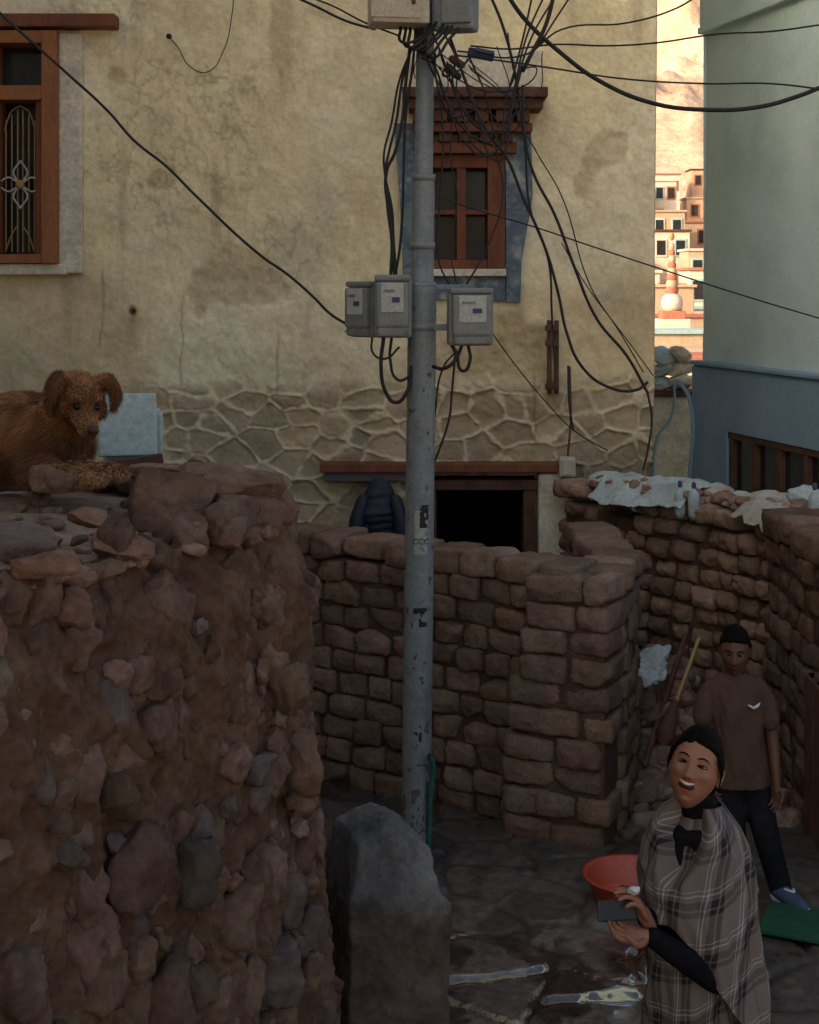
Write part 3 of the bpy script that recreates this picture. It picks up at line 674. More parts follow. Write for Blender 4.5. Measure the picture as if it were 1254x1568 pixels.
for i in range(260):
    x_=r.uniform(1.28,2.15); y_=r.uniform(7.9,9.4); sz=r.uniform(.03,.10); hz=.62*math.exp(-((x_-1.60)/.38)**2)*float(sm(7.9,9.1,np.array(y_)))
    V,F=rockV((sz*1.2,sz,sz*.75),int(r.integers(1e6)),3,.3,.15,6,rotm(r.uniform(-.4,.4),r.uniform(-.4,.4),r.uniform(0,3)))
    heap.add(V+np.array([x_,y_,hz*r.uniform(.75,1)+sz*.35]),F,tint(r,1.0,2.1)*np.array([.94,1.05,1.15]))
ccx,ccy=np.meshgrid(np.linspace(1.2,2.2,40),np.linspace(7.8,9.5,60),indexing='ij'); hx,hy=ccx.ravel(),ccy.ravel(); hz=.60*np.exp(-((hx-1.60)/.38)**2)*sm(7.9,9.1,hy)
V=np.stack([hx,hy,hz+.02*fbm(np.stack([hx,hy,hy*0],1),9,4)],1)
hp=empty('rubble_heap'); heap.make('stones',m_rock,hp); mesh_obj('earth',V,grid_faces(40,60),m_mud,hp)
tp=empty('crumpled_tarp'); V,F=rockV((.17,.12,.05),77,5,.1,.7,5,rotm(.3,-.4,.2)); V=V+.03*fbm(V,14,4,3)[:,None]*np.array([.3,.3,1]); mesh_obj('sheet',V+np.array([1.46,8.72,.70]),F,m_tarp,tp)
st=empty('broom'); V,F=tube([(1.58,8.55,.52),(1.68,8.66,.70),(1.76,8.74,.86)],[.016,.014,.012],8,3); mesh_obj('handle',V,F,m_gold,st)
V,F=tube([(1.50,8.45,.36),(1.54,8.50,.44),(1.58,8.55,.53)],[.06,.045,.02],8,3); mesh_obj('brush',V,F,m_wooddk,st)
wp=empty('wooden_poles')
for k,(a_,b_) in enumerate((((1.36,8.3,.25),(1.75,9.1,.80)),((1.75,8.1,.12),(1.95,8.9,.62)),((1.30,8.6,.40),(1.98,8.75,.55)))):
    V,F=tube([a_,b_],[.020,.016],8,2); mesh_obj('pole_%d'%k,V,F,m_wooddk,wp)

# ------------------------------------------------------------ pole
pe=empty('utility_pole')
def turn(name,x,y,prof,mat,par,seg=32):
    V=[];a=np.linspace(0,2*math.pi,seg,endpoint=False)
    for r_,z_,dx in prof:
        V.append(np.stack([x+dx+r_*np.cos(a),y+r_*np.sin(a),np.full(seg,z_)],1))
    V=np.vstack(V); k=len(prof); q=grid_faces(k,seg); I=np.arange(k-1); q=np.vstack([q,np.stack([I*seg+seg-1,(I+1)*seg+seg-1,(I+1)*seg,I*seg],-1)])
    o=mesh_obj(name,V,q[:,::-1],mat,par); return o
def lean(z): return .032+.012*z
prof=[(.078,0),(.078,1.0),(.076,2.0),(.075,2.98),(.075,3.0),(.060,3.03),(.059,3.55),(.058,3.57),(.048,3.6),(.047,5.2),(.046,6.2)]
turn('shaft',0,7.6,[(r_,z_,lean(z_)) for r_,z_ in prof],m_pole,pe)
for z_ in (2.79,3.01,3.22,3.58):
    rr=np.interp(z_,[0,2.9,3.1,3.5,3.7],[.078,.076,.060,.06,.05])+.006
    turn('band_%d'%int(z_*100),0,7.6,[(rr-.01,z_-.018,lean(z_)),(rr,z_-.017,lean(z_)),(rr,z_+.017,lean(z_)),(rr-.01,z_+.018,lean(z_))],m_metalbox,pe)
def sticker(name,z0,z1,a0,a1,mat,rough=0,seed=0,th=-.12,rad=.0795):
    nA=int(max(14,(a1-a0)*26)); nZ=int(max(14,(z1-z0)*320)); aa=np.linspace(a0,a1,nA); zz=np.linspace(z0,z1,nZ); A_,Z_=np.meshgrid(aa,zz,indexing='ij'); a=A_.ravel(); z=Z_.ravel()
    F=grid_faces(nA,nZ); V=np.stack([lean(z)+rad*np.cos(a),7.6+rad*np.sin(a),z],1)
    if rough:
        n=fbm(np.stack([a*3,z*25,a*0],1),1,3,seed); k=(n[F].mean(1)>th); F=F[k]
    if len(F): mesh_obj(name,V,F,mat,pe)
H=-math.pi/2
m_tags=pmat('torn_paper',[(.26,.27,.25),(.36,.36,.33)],25,.8,.2,80,.001)
sticker('notice',1.60,1.83,H-.35,H+.55,m_tags,1,2,-.35)
sticker('torn_label',1.74,1.86,H+.0,H+.6,m_cable,1,5,.05,.0805); sticker('torn_label_b',1.22,1.32,H-.5,H+.6,m_cable,1,9,.08); sticker('torn_label_c',1.0,1.04,H-.9,H-.2,m_cable,1,3,.05); sticker('torn_label_e',.62,.67,H-.2,H+.3,m_cable,1,4,.05)
m_rust=pmat('pole_grime',[(.08,.065,.05),(.13,.115,.09)],20,.9,.2,80,.001)
sticker('grime',.05,2.9,H-1.45,H+1.45,m_rust,1,21,.42,.0788); sticker('grime_b',.02,.5,H-1.5,H+1.5,m_rust,1,41,.15,.0790)
tx=bpy.data.curves.new('notice_text','FONT'); tx.body='CCC'; tx.size=.042; tx.align_x='CENTER'; tx.extrude=.0005; to=bpy.data.objects.new('notice_text',tx); COL.objects.link(to); to.location=(lean(1.66)+.008,7.6-.0825,1.655); to.rotation_euler=(math.pi/2,0,0); tx.materials.append(m_cable); to.parent=pe

def meter(u0,v0,u1,v1,y,rz,name='electricity_meter'):
    e=empty(name); a=po(u0,v0);b=po(u1,v1); w_=b[0]-a[0]; h_=a[2]-b[2]; cx=(a[0]+b[0])/2; cz=(a[2]+b[2])/2
    R=Matrix.Rotation(rz,3,'Z')
    def q(nm,dx,dy,dz,s_,m_,bv=.008,rx=0):
        v=R@Vector((dx,dy,dz)); box(nm,(cx+v.x,y+v.y,cz+v.z),s_,m_,e,rz=rz,bev=bv,rx=rx)
    q('back_case',0,0,-.01,(w_,.09,h_*.94),m_metalbox,.018)
    q('hood',0,-.012,h_*.44,(w_*.96,.12,h_*.10),m_metalbox,.012)
    q('cover',0,-.058,h_*.02,(w_*.86,.06,h_*.72),m_metalbox,.016)
    q('face_plate',0,-.087,h_*.13,(w_*.60,.012,h_*.46),m_label,.004)
    q('display',w_*.10,-.0955,h_*.10,(w_*.20,.006,h_*.08),m_shoe,.001)
    q('nameplate',-w_*.08,-.0955,h_*.24,(w_*.3,.005,h_*.04),m_metalbox,.001)
    q('terminal_cover',0,-.045,-h_*.40,(w_*.8,.07,h_*.16),m_metalbox,.012)
    for s_ in (-1,1): q('screw_%d'%s_,s_*w_*.36,-.085,-h_*.40,(.012,.012,.012),m_pole,.003)
    return e
meter(534,430,588,516,7.60,-.75); meter(574,420,631,516,7.50,-.05); meter(684,440,753,528,7.52,.12)
box('meter_bracket',(.05,7.56,2.79),(.62,.02,.035),m_pole,pe,bev=.004); box('meter_bracket_top',(.08,7.60,3.0),(.5,.02,.03),m_pole,pe,bev=.004)
tb=empty('distribution_box'); c=po(610,2); box('case',(c[0],7.5,c[2]),(.30,.22,.30),m_cream,tb,rz=.15,bev=.015); box('door',(c[0]-.01,7.385,c[2]),(.26,.012,.25),m_cream,tb,rz=.15,bev=.004); box('hasp',(c[0]+.08,7.39,c[2]-.03),(.02,.02,.05),m_wooddk,tb,rz=.15)
tb2=empty('distribution_box'); c=po(697,8); box('case',(c[0],7.55,c[2]),(.22,.16,.30),m_pole,tb2,rz=-.3,bev=.02); box('fins',(c[0],7.46,c[2]),(.16,.03,.24),m_metalbox,tb2,rz=-.3,bev=.01)
tb3=empty('cable_connector'); c=po(735,88); box('clip',(c[0],7.5,c[2]),(.14,.04,.05),m_puffer,tb3,ry=.2,bev=.01); box('clip_b',(c[0]+.02,7.47,c[2]+.012),(.10,.02,.02),m_shoe,tb3,ry=.2,bev=.004)

# ------------------------------------------------------------ cables
ca=empty('overhead_cables'); n_=[0]
def CB(pts,r_=.007,jit=0,mat=m_cable):
    n_[0]+=1; L=[]
    for p in pts: L.append(po(p[0],p[1],7.6) if len(p)==2 else (po(p[0],p[1])[0],p[2],po(p[0],p[1])[2]))
    cable('cable_%02d'%n_[0],L,r_,ca,mat,jit)
CB([(-60,-40),(0,20),(100,110),(165,170),(205,215),(255,255),(300,300),(400,392),(440,420),(480,455),(505,480),(540,502)],.0075)
CB([(440,-10),(480,8),(530,32),(575,45)],.007); CB([(430,-16),(500,5),(560,35),(612,55)],.005)
CB([(770,-20),(800,25),(860,82),(920,125),(1000,158),(1080,168),(1160,164),(1220,148),(1270,128)],.012)
CB([(700,85),(760,92),(850,105),(950,120),(1080,128),(1180,128),(1270,138)],.005)
CB([(720,70),(780,75),(850,68),(930,70),(1000,66),(1100,52),(1180,48),(1270,36)],.005)
CB([(700,78),(800,85),(860,45),(960,35),(1030,15),(1075,-10)],.005)
CB([(640,290),(720,318),(820,348),(900,375),(1000,408),(1130,450),(1270,492)],.004)
CB([(745,-20),(770,40),(790,120),(800,185),(815,260),(850,330),(880,410),(915,490),(960,545),(992,602)],.008)
CB([(690,60),(715,130),(745,200),(775,240),(800,300),(835,380),(855,450),(868,510),(890,560),(930,592),(975,597),(992,585)],.008)
CB([(800,100),(790,170),(820,230),(860,300),(905,440),(950,510),(985,570)],.0035)
CB([(800,130),(805,240),(812,320),(840,400),(845,480),(850,560)],.006)
CB([(860,372),(900,440),(960,520),(1000,575)],.003)
CB([(750,505),(790,560),(840,620),(880,660),(930,690)],.0035)
CB([(712,440),(745,380),(770,300),(760,230),(745,150),(720,90)],.005)
CB([(870,560),(872,620),(878,660)],.006)
CB([(992,602),(998,640),(992,690),(985,720)],.006)
CB([(665,640),(680,560),(697,540)],.005); CB([(697,545),(692,600),(688,640),(672,690),(662,715)],.006)
for dx,rr in ((0,.009),(9,.007),(16,.006)):
    CB([(628+dx*.3,70),(622-dx*.6,120),(615-dx,190),(604-dx,235),(592-dx*.2,262),(594+dx*.4,320),(600+dx*.2,370),(598+dx*.6,425)],rr)
CB([(635,60),(632,100),(622,170),(618,260),(616,330),(612,380),(605,425)],.007)
CB([(588,515,7.52),(584,560,7.5),(592,600,7.5),(606,614,7.5),(622,600,7.5),(630,560,7.55)],.010)
CB([(600,515,7.52),(598,550,7.5),(610,580,7.5),(628,575,7.52)],.008); CB([(570,515,7.55),(572,540,7.52),(590,548,7.5),(612,530,7.5)],.006)
CB([(662,560,7.52),(680,562,7.48),(697,545,7.48),(690,525,7.5)],.010); CB([(706,528,7.5),(700,550,7.48),(708,566,7.48),(718,552,7.48),(716,528,7.5)],.009)
CB([(690,440),(672,400),(672,330),(678,200),(665,100)],.005); CB([(700,440),(690,380),(700,300),(690,240),(700,120)],.004)
random.seed(11)
for i in range(11):
    u0=random.uniform(630,720); v0=random.uniform(40,110); u1=random.uniform(660,830); v1=random.uniform(80,230)
    CB([(u0,v0,7.55),((u0+u1)/2+random.uniform(-40,40),(v0+v1)/2+random.uniform(-10,50),random.uniform(7.4,7.7)),(u1,v1,random.uniform(7.4,7.7)),(u1+random.uniform(-30,40),v1-random.uniform(0,90),7.6)],random.choice([.003,.004,.006]),.01)
for i in range(3): 
    CB([(650+i*14,55,7.5),(655+i*20,95,7.45),(680+i*25,150+i*16,7.5),(710+i*25,220+i*14,7.5),(745+i*12,240,7.5),(775+i*6,150,7.55),(800+i*6,60,7.6),(815+i*20,-15,7.6)],.0055,.01)
for i in range(6): CB([(615+i*6,48,7.5),(618+i*8,75+i*4,7.42),(640+i*9,70,7.42),(660+i*9,40,7.5)],.008,.008)
CB([(850,-15),(835,40),(815,80),(800,110)],.011); CB([(880,-15),(850,30),(825,70)],.005)
ins=empty('cable_spool'); V,F=tube([po(692,95,7.5),po(706,104,7.5)],[.022,.02],12,2); mesh_obj('body',V,F,m_wooddk,ins); V,F=tube([po(686,108,7.48),po(700,122,7.48)],[.02,.02],10,2); mesh_obj('core',V,F,m_cable,ins)

# ------------------------------------------------------------ concrete block at pole foot
V,F=ico(6); mm=V/np.max(np.abs(V),axis=1)[:,None]; Q=V*.28+mm*.72
Q=Q*np.array([.205,.20,.56]); gab=np.maximum(Q[:,2]-.30,0); Q[:,0]*=1-gab*1.1; Q[:,1]*=1-gab*.6; Q[:,2]-=.12*sm(.0,.2,Q[:,0])*sm(.2,.5,Q[:,2])
Q+=(fbm(Q,6,4,5)*.034+fbm(Q,22,4,8)*.016)[:,None]*V
R=rotm(0,0,.35); Q=Q@R.T+np.array([-.095,5.2,.55])
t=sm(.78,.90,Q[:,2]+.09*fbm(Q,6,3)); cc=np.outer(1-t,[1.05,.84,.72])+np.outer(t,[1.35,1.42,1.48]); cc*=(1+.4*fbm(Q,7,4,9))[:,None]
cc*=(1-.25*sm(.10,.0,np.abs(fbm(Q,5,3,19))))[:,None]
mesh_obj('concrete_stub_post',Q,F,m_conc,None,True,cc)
hz=empty('garden_hose'); cable('hose',[(-.45,4.6,.03),(-.3,4.55,.35),(-.16,4.6,.45),(-.05,4.8,.12),(.12,5.0,.04),(.30,4.9,.03),(.5,4.6,.03)],.012,hz,m_hose)
cable('standpipe',[(.10,7.55,.02),(.11,7.52,.35),(.12,7.5,.52),(.10,7.48,.56)],.014,hz,m_hose)
gp=[];random.seed(4)
for i in range(260):
    x_=.12+random.gauss(0,.07); y_=5.0+random.gauss(0,.06); h_=random.uniform(.05,.22); a=random.uniform(0,6.3); b=random.uniform(.0,.09)
    gp.append([(x_-.003,y_,.02),(x_+.003,y_,.02),(x_+b*math.cos(a),y_+b*math.sin(a),.02+h_)])
V=np.array(gp).reshape(-1,3); mesh_obj('weed_tuft',V,np.arange(len(V)).reshape(-1,3),m_grass)

# ------------------------------------------------------------ tub, mat, jacket
tb=empty('plastic_basin')
turn('bowl',1.07,6.95,[(.02,.045,0),(.15,.045,0),(.17,.06,0),(.205,.145,0),(.212,.162,0),(.230,.168,0),(.234,.158,0),(.226,.153,0),(.212,.148,0),(.175,.055,0),(.15,.035,0),(.001,.035,0)],m_tub,tb,48)
box('green_doormat',(2.02,6.55,.06),(.8,.34,.02),m_green,None,rz=-.42,bev=.006)
jk=empty('puffer_jacket'); th=np.linspace(0,2*math.pi,40,endpoint=False); zz=np.linspace(.95,1.59,70); V=[]
for z_ in zz:
    wd=np.interp(z_,[.95,1.05,1.35,1.43,1.50,1.57,1.59],[.16,.165,.155,.12,.10,.06,.005]); puff=1+.07*abs(math.sin((z_-.95)*math.pi/.062))
    V.append(np.stack([-.225+wd*puff*np.cos(th)+.03*(z_-1.3),10.68+wd*.75*puff*np.sin(th),np.full(40,z_)],1))
V=np.vstack(V); V+=.026*fbm(V,8,3)[:,None]; q=grid_faces(70,40); I=np.arange(69); q=np.vstack([q,np.stack([I*40+39,(I+1)*40+39,(I+1)*40,I*40],-1)]); mesh_obj('body',V,q[:,::-1],m_puffer,jk)
for s_ in (-1,1):
    V,F=tube([(-.225+s_*.12,10.62,1.42),(-.225+s_*.165,10.58,1.25),(-.225+s_*.15,10.56,1.05)],[.05,.058,.05],14,8); mesh_obj('sleeve_%d'%s_,V,F,m_puffer,jk)

tn=empty('tin_trunk'); box('lid',(-.985,5.02,2.52),(.20,.02,.22),m_tin,tn,rz=.25,rx=-.25,bev=.006); box('lid_rim',(-.96,4.95,2.395),(.22,.03,.035),m_wooddk,tn,rz=.25,ry=-.12,bev=.006); box('body',(-.99,5.14,2.46),(.20,.18,.20),m_tin,tn,rz=.25,bev=.01)

# ------------------------------------------------------------ heads
def make_head(par,c,f,up,skin,sc=1.0,smile=True,bun=False,prefix=''):
    f=np.array(f,float); f/=np.linalg.norm(f); yb=-f; zu=np.array(up,float); zu-=yb*zu.dot(yb); zu/=np.linalg.norm(zu); xr=np.cross(yb,zu); R=np.stack([xr,yb,zu],1)*sc
    nu,nv=140,110; a=np.linspace(0,2*math.pi,nu,endpoint=False); b=np.linspace(.001,math.pi-.001,nv); A_,B_=np.meshgrid(a,b,indexing='ij'); A_=A_.ravel();B_=B_.ravel()
    U=np.stack([np.sin(B_)*np.sin(A_),-np.sin(B_)*np.cos(A_),np.cos(B_)],1)
    def shape(U,k=1):
        x,y,z=U.T; low=np.maximum(-z,0)
        X_=x*.072*(1-.30*low**1.6)*k; Y_=y*.094*k; Z_=z*.118*k
        Y_=np.where(y>0,Y_*(1-.30*low),Y_*(1+.02*low)); Y_=Y_-.006*low
        return np.stack([X_,Y_,Z_],1)
    P=shape(U); x,y,z=P.T.copy(); fr=sm(-.01,-.05,y)
    g=lambda cx,cz,sx,sz:np.exp(-((x-cx)/sx)**2-((z-cz)/sz)**2)
    nose=.020*np.exp(-(x/(.008+.008*sm(.0,-.035,z)))**2)*sm(.024,-.030,z)*sm(-.048,-.036,z)
    d_=nose+.005*(g(-.011,-.036,.006,.006)+g(.011,-.036,.006,.006))
    d_+=-.009*(g(-.030,.004,.017,.012)+g(.030,.004,.017,.012))+.004*(g(-.030,.024,.02,.008)+g(.030,.024,.02,.008))
    d_+=.007*(g(-.040,-.024,.016,.013)+g(.040,-.024,.016,.013))*(1.6 if smile else .5)+.007*g(0,-.100,.02,.014)-.004*g(0,-.088,.025,.006)+.003*g(0,-.062,.028,.014)
    if smile: d_-=.004*(g(-.036,-.052,.005,.018)+g(.036,-.052,.005,.018))
    P[:,1]-=d_*fr
    F=grid_faces(nu,nv,True)
    mesh_obj(prefix+'head',P@R.T+np.array(c),F[:,::-1],skin,par)
    fv=P[P[:,1]<0]
    def sy(x_,z_): return fv[np.argmin((fv[:,0]-x_)**2+(fv[:,2]-z_)**2),1]
    def put(nm,parts,mat):
        V,F_=comb(parts); mesh_obj(prefix+nm,V@R.T+np.array(c),F_,mat,par)
    ey=[];ir=[];ls=[];bw_=[];ld=[]
    for s in (-1,1):
        ex=.029*s; ez=.003; yy=sy(ex,ez); hh_=.0030 if smile else .0044
        ey.append(ell((ex,yy+.002,ez),(.0125,.0050,hh_))); ir.append(ell((ex-.001,yy-.0018,ez),(.0062,.0025,hh_*.98)))
        arc=[(ex-.0145,0,ez-.002),(ex-.007,0,ez+hh_*.9),(ex+.006,0,ez+hh_*1.0),(ex+.0145,0,ez-.001)]
        ls.append(tube([(p[0],sy(p[0],p[2])-.0020,p[2]) for p in arc],[.0010,.0024,.0024,.0010],6,5))
        arcl=[(ex-.013,0,ez-.003),(ex,0,ez-hh_-.001),(ex+.013,0,ez-.002)]
        ls.append(tube([(p[0],sy(p[0],p[2])-.0012,p[2]) for p in arcl],[.0006,.0010,.0006],6,5))
        ld.append(tube([(p[0],sy(p[0],p[2]+.006)+.0010,p[2]+.0052) for p in arc],[.002,.0035,.0035,.002],8,5))
        arc2=[(ex-.014,0,ez-.003),(ex,0,ez-hh_-.003),(ex+.014,0,ez-.002)]
        ld.append(tube([(p[0],sy(p[0],p[2]-.003)+.0014,p[2]-.0025) for p in arc2],[.002,.0032,.002],8,5))
        br_=[(.012*s,.0195),(.024*s,.0245),(.036*s,.0240),(.047*s,.018)]
        bw_.append(tube([(p[0],sy(p[0],p[1])+.0010,p[1]) for p in br_],[.0020,.0030,.0026,.0008],6,6))
    put('eyes',ey,m_eyew);put('irises',ir,m_dark);put('lashes',ls,m_dark);put('eyelids',ld,skin);put('eyebrows',bw_,m_hair)
    mw=.029 if smile else .020
    def lip(zc,bow,off,mid=0): return [(t*mw,sy(t*mw,zc)-off,zc+bow*t*t+mid*(1-abs(t))) for t in (-1,-.55,0,.55,1)]
    if smile:
        put('mouth',[ell((0,sy(0,-.064)+.005,-.0595),(.0245,.0075,.0110))],m_mouth)
        put('teeth',[tube([(t*.0215,sy(t*.0215,-.056)-.0008,-.0550+.0078*t*t) for t in (-1,-.5,0,.5,1)],[.0018,.0038,.0046,.0038,.0018],8,5)],m_teeth)
        put('lips',[tube(lip(-.0490,.008,.0008),[.0012,.0022,.0024,.0022,.0012],8,6),tube(lip(-.0735,.0325,.0014),[.0012,.0028,.0036,.0028,.0012],8,6)],m_lip)
    else:
        ml=pmat('boy_lips',[(.075,.034,.024),(.09,.042,.03)],20,.5,0)
        put('lips',[tube(lip(-.0575,.001,-.001),[.001,.0022,.0026,.0022,.001],8,6),tube(lip(-.0635,.003,-.001),[.001,.0026,.003,.0026,.001],8,6)],ml)
        put('mouth_line',[tube(lip(-.0605,.001,.0006),[.0006,.0009,.0009,.0009,.0006],6,6)],m_dark)
    put('nostrils',[ell((s*.006,sy(s*.006,-.043)-.0005,-.0435),(.0028,.002,.0018)) for s in (-1,1)],m_dark)
    er=[]
    for s in (-1,1):
        er.append(ell((.073*s,.012,-.008),(.006,.014,.026),rotm(.15,0,-.3*s))); er.append(tube([(.077*s,.02,-.028),(.080*s,.024,.0),(.078*s,.018,.018),(.074*s,.002,.016)],[.0025,.0035,.0035,.0025],8,5))
    put('ears',er,skin)
    H_=shape(U)
    t=np.interp(H_[:,1],[-.1,-.080,-.060,-.035,-.012,.01,.035,.08],[.066,.060,.051,.032,.016,-.024,-.062,-.095] if bun else [.068,.062,.054,.040,.018,.0,-.04,-.07])
    hk=sm(-.004,.014,H_[:,2]-t+.006*fbm(H_,60,3)); part=.005*np.exp(-((H_[:,0]+.008)/.004)**2)*sm(.0,-.06,H_[:,1]) if bun else 0
    k=.95+hk*(.150 if bun else .16); HH=H_*k[:,None]; HH+=(U*((.0050*fbm(H_*np.array([1,.22,1]),80,3)*hk+(0 if bun else .004)*fbm(H_,45,3)*hk)-part)[:,None])
    parts=[(HH,np.vstack([F[:,::-1][:,[0,1,2]],F[:,::-1][:,[0,2,3]]]))]
    put('hair',parts,m_hair)
    if bun:
        put('hair_bun',[ell((.012,.112,-.030),(.048,.040,.050)),ell((.02,.085,-.065),(.045,.035,.045))],m_hair)
        st_=[]; rs=random.Random(3)
        for s in (-1,1):
            for i in range(14):
                x0=.060*s+rs.uniform(-.004,.004); y0=-.045+rs.uniform(-.015,.03); z0=.045+rs.uniform(-.015,.015)
                st_.append(tube([(x0,y0,z0),(.077*s+rs.uniform(-.003,.003),y0+.02,z0-.03),(.079*s,y0+.055+rs.uniform(0,.02),z0-.055-rs.uniform(0,.03))],[.0010,.0016,.0006],5,4))
        put('hair_strands',st_,m_hair)
    return R

def hand(par,name,wr,dr,nm,skin,curl=.6,sc=1.0,side=1,curls=None,thumb=.5):
    d_=np.array(dr,float); d_/=np.linalg.norm(d_); n=np.array(nm,float); n-=d_*n.dot(d_); n/=np.linalg.norm(n); s=np.cross(d_,n)*side
    wr=np.array(wr,float); R=np.stack([s,n,d_],1); parts=[]
    parts.append(ell(wr+d_*.045*sc,(.037*sc,.015*sc,.048*sc),R)); parts.append(tube([wr-d_*.03*sc,wr,wr+d_*.03*sc],[.022*sc,.022*sc,.022*sc],12,3))
    L=[.068,.077,.072,.056]
    for i in range(4):
        o=(1.5-i)*.019*sc; base=wr+d_*(.078-.006*abs(i-1.2))*sc+s*o; c=(curls[i] if curls else curl*(1+.12*i)); pts=[wr+d_*.045*sc+s*o*.8,base]; ang=0; p=base
        for k,fr in enumerate((.44,.31,.25)):
            ang+=c*(.75 if k==0 else 1.0); v=d_*math.cos(ang)+n*math.sin(ang)+s*o*1.2; v/=np.linalg.norm(v); p=p+v*L[i]*fr*sc; pts.append(p)
        parts.append(tube(pts,[.008*sc,.0090*sc,.0082*sc,.0074*sc,.006*sc],10,4))
    b=wr+d_*.022*sc+s*.026*sc; p1=b+(s*.7+d_*.6+n*.25)*.032*sc; p2=p1+(s*.25+d_*.8+n*thumb)*.028*sc; p3=p2+(d_*.8+n*thumb*1.2)*.022*sc
    parts.append(tube([wr+d_*.02*sc+s*.01*sc,b,p1,p2,p3],[.012*sc,.013*sc,.0105*sc,.009*sc,.0068*sc],10,4))
    return blend(name,parts,skin,par,.0024*sc,2)

# ------------------------------------------------------------ woman
wo=empty('woman_in_plaid_shawl')
fd=np.array([-.80,-.60]); sa=np.array([.60,-.80])   # facing / toward-near-shoulder (plan)
HC=(.866,4.35,1.545)
make_head(wo,HC,(-.30,-.88,.40),(.27,.1,1),m_skin,1.03,True,True)
blend('neck',[tube([(.90,4.40,1.36),(.885,4.385,1.43),(.876,4.378,1.50)],[.050,.045,.046],16,4)],m_skin,wo,.006,3)
blend('black_polo_neck',[tube([(.90,4.40,1.28),(.89,4.385,1.37),(.882,4.376,1.445)],[.080,.064,.053],16,4),ell((.88,4.38,1.18),(.12,.12,.22)),ell((.88,4.37,1.335),(.12,.085,.05),rotm(0,0,-.93)),
   tube([(.81,4.47,1.32),(.77,4.45,1.12),(.77,4.42,1.02),(.735,4.34,1.08),(.700,4.25,1.135)],[.055,.045,.042,.036,.030],14,5),
   tube([(.93,4.28,1.31),(.93,4.22,1.12),(.915,4.175,.995),(.82,4.165,1.04),(.712,4.185,1.105)],[.055,.05,.046,.040,.031],14,5)],m_blackcloth,wo,.006,4)
def loft(name,rows,mat,par,seg=150,nz=110,gap=None,hem=None,fold=.04,seed=0,uvs=(1,1),shear=0,thick=.006,sa=sa,fd=fd):
    rows=np.array(rows,float); zt=np.linspace(rows[0,0],rows[-1,0],nz)
    o=np.argsort(rows[:,0]); I=lambda k:np.interp(zt,rows[o,0],rows[o,k])
    cx,cy,aa,bb=I(1),I(2),I(3),I(4); th=np.linspace(0,2*math.pi,seg+1)
    Zt,T=np.meshgrid(np.arange(nz),th,indexing='ij'); i=Zt.ravel().astype(int); t=T.ravel(); z=zt[i].copy(); f=np.abs(z-zt.max())/(zt.max()-zt.min())
    ff=fold*sm(0,.35,f)
    q=np.stack([np.cos(t)*2,np.sin(t)*2,z*2.2],1)
    dia=np.sin(5*t+26*z+2.5*fbm(q,1,3,seed+7))
    rr=1+ff*(np.sin(6*t+9*z+2*fbm(q,1,3,seed))*.6+1.0*fbm(q,1.6,3,seed+3)+.45*dia)+.014*np.sin(17*t-22*z+3*fbm(q,1,2,seed))*min(1,fold*20)
    if hem is not None: z=z-hem(t)*f**1.2
    if gap is not None: rr=rr*gap(t,z)
    x=cx[i]+rr*(aa[i]*np.cos(t)*sa[0]+bb[i]*np.sin(t)*fd[0]); y=cy[i]+rr*(aa[i]*np.cos(t)*sa[1]+bb[i]*np.sin(t)*fd[1])
    V=np.stack([x,y,z],1); uv=np.stack([t/(2*math.pi)*uvs[0]+shear*z,z*uvs[1]+.12*np.sin(t)],1)+.012*np.stack([fbm(V,9,2,5),fbm(V,9,2,25)],1)
    o=mesh_obj(name,V,grid_faces(nz,seg+1),mat,par,True,None,uv)
    s_=o.modifiers.new('t','SOLIDIFY'); s_.thickness=thick; s_.offset=0; return o
front=math.pi/2
def gp_(t,z):
    w_=np.interp(z,[1.22,1.30,1.38,1.45],[0.0,.34,.60,.8]); dd=np.abs((t-(front-.10)+math.pi)%(2*math.pi)-math.pi)
    return 1-.50*sm(w_+.10,w_-.02,dd)*sm(1.21,1.27,z)
def hem(t):
    near=np.maximum(np.cos(t),0); fr_=np.maximum(np.sin(t),0)
    return .15*near**1.5+.06*np.maximum(-np.sin(t),0)-.12*fr_**2
loft('shawl',[(1.430,.885,4.385,.070,.062),(1.412,.883,4.38,.100,.074),(1.385,.880,4.372,.140,.088),(1.345,.877,4.36,.168,.106),(1.28,.873,4.35,.184,.122),(1.20,.871,4.335,.195,.138),(1.10,.876,4.315,.204,.146),(1.0,.888,4.30,.206,.146)][::-1],m_shawl,wo,seg=200,nz=150,gap=gp_,hem=hem,fold=.075,seed=4,uvs=(1.35,1.5),shear=.35)
loft('shawl_end',[(1.06,.84,4.31,.13,.115),(.9,.845,4.32,.145,.13),(.6,.85,4.34,.16,.14)][::-1],m_shawl,wo,seg=110,nz=90,fold=.10,seed=9,uvs=(1.5,1.4))
loft('kurta',[(1.10,.88,4.37,.12,.10),(.95,.89,4.36,.14,.115),(.8,.90,4.36,.17,.13),(.4,.90,4.38,.21,.16)][::-1],m_kurta,wo,fold=.05,seed=14,uvs=(1,1.2))
blend('trousers',[tube([(.86,4.44,.85),(.85,4.44,.45),(.85,4.44,.10)],[.09,.065,.05],14,4),tube([(.94,4.32,.85),(.94,4.31,.45),(.94,4.31,.10)],[.09,.065,.05],14,4)],m_pants,wo,.01,3)
blend('shoes',[tube([(.86,4.46,.05),(.80,4.41,.045),(.73,4.36,.035)],[.042,.042,.03],12,4),tube([(.95,4.33,.05),(.89,4.28,.045),(.82,4.23,.035)],[.042,.042,.03],12,4)],m_pants,wo,.008,3)
hand(wo,'left_hand',(.700,4.185,1.108),(-.97,.02,.10),(.05,-.30,.93),m_skin,.40,.95,-1,thumb=.6)
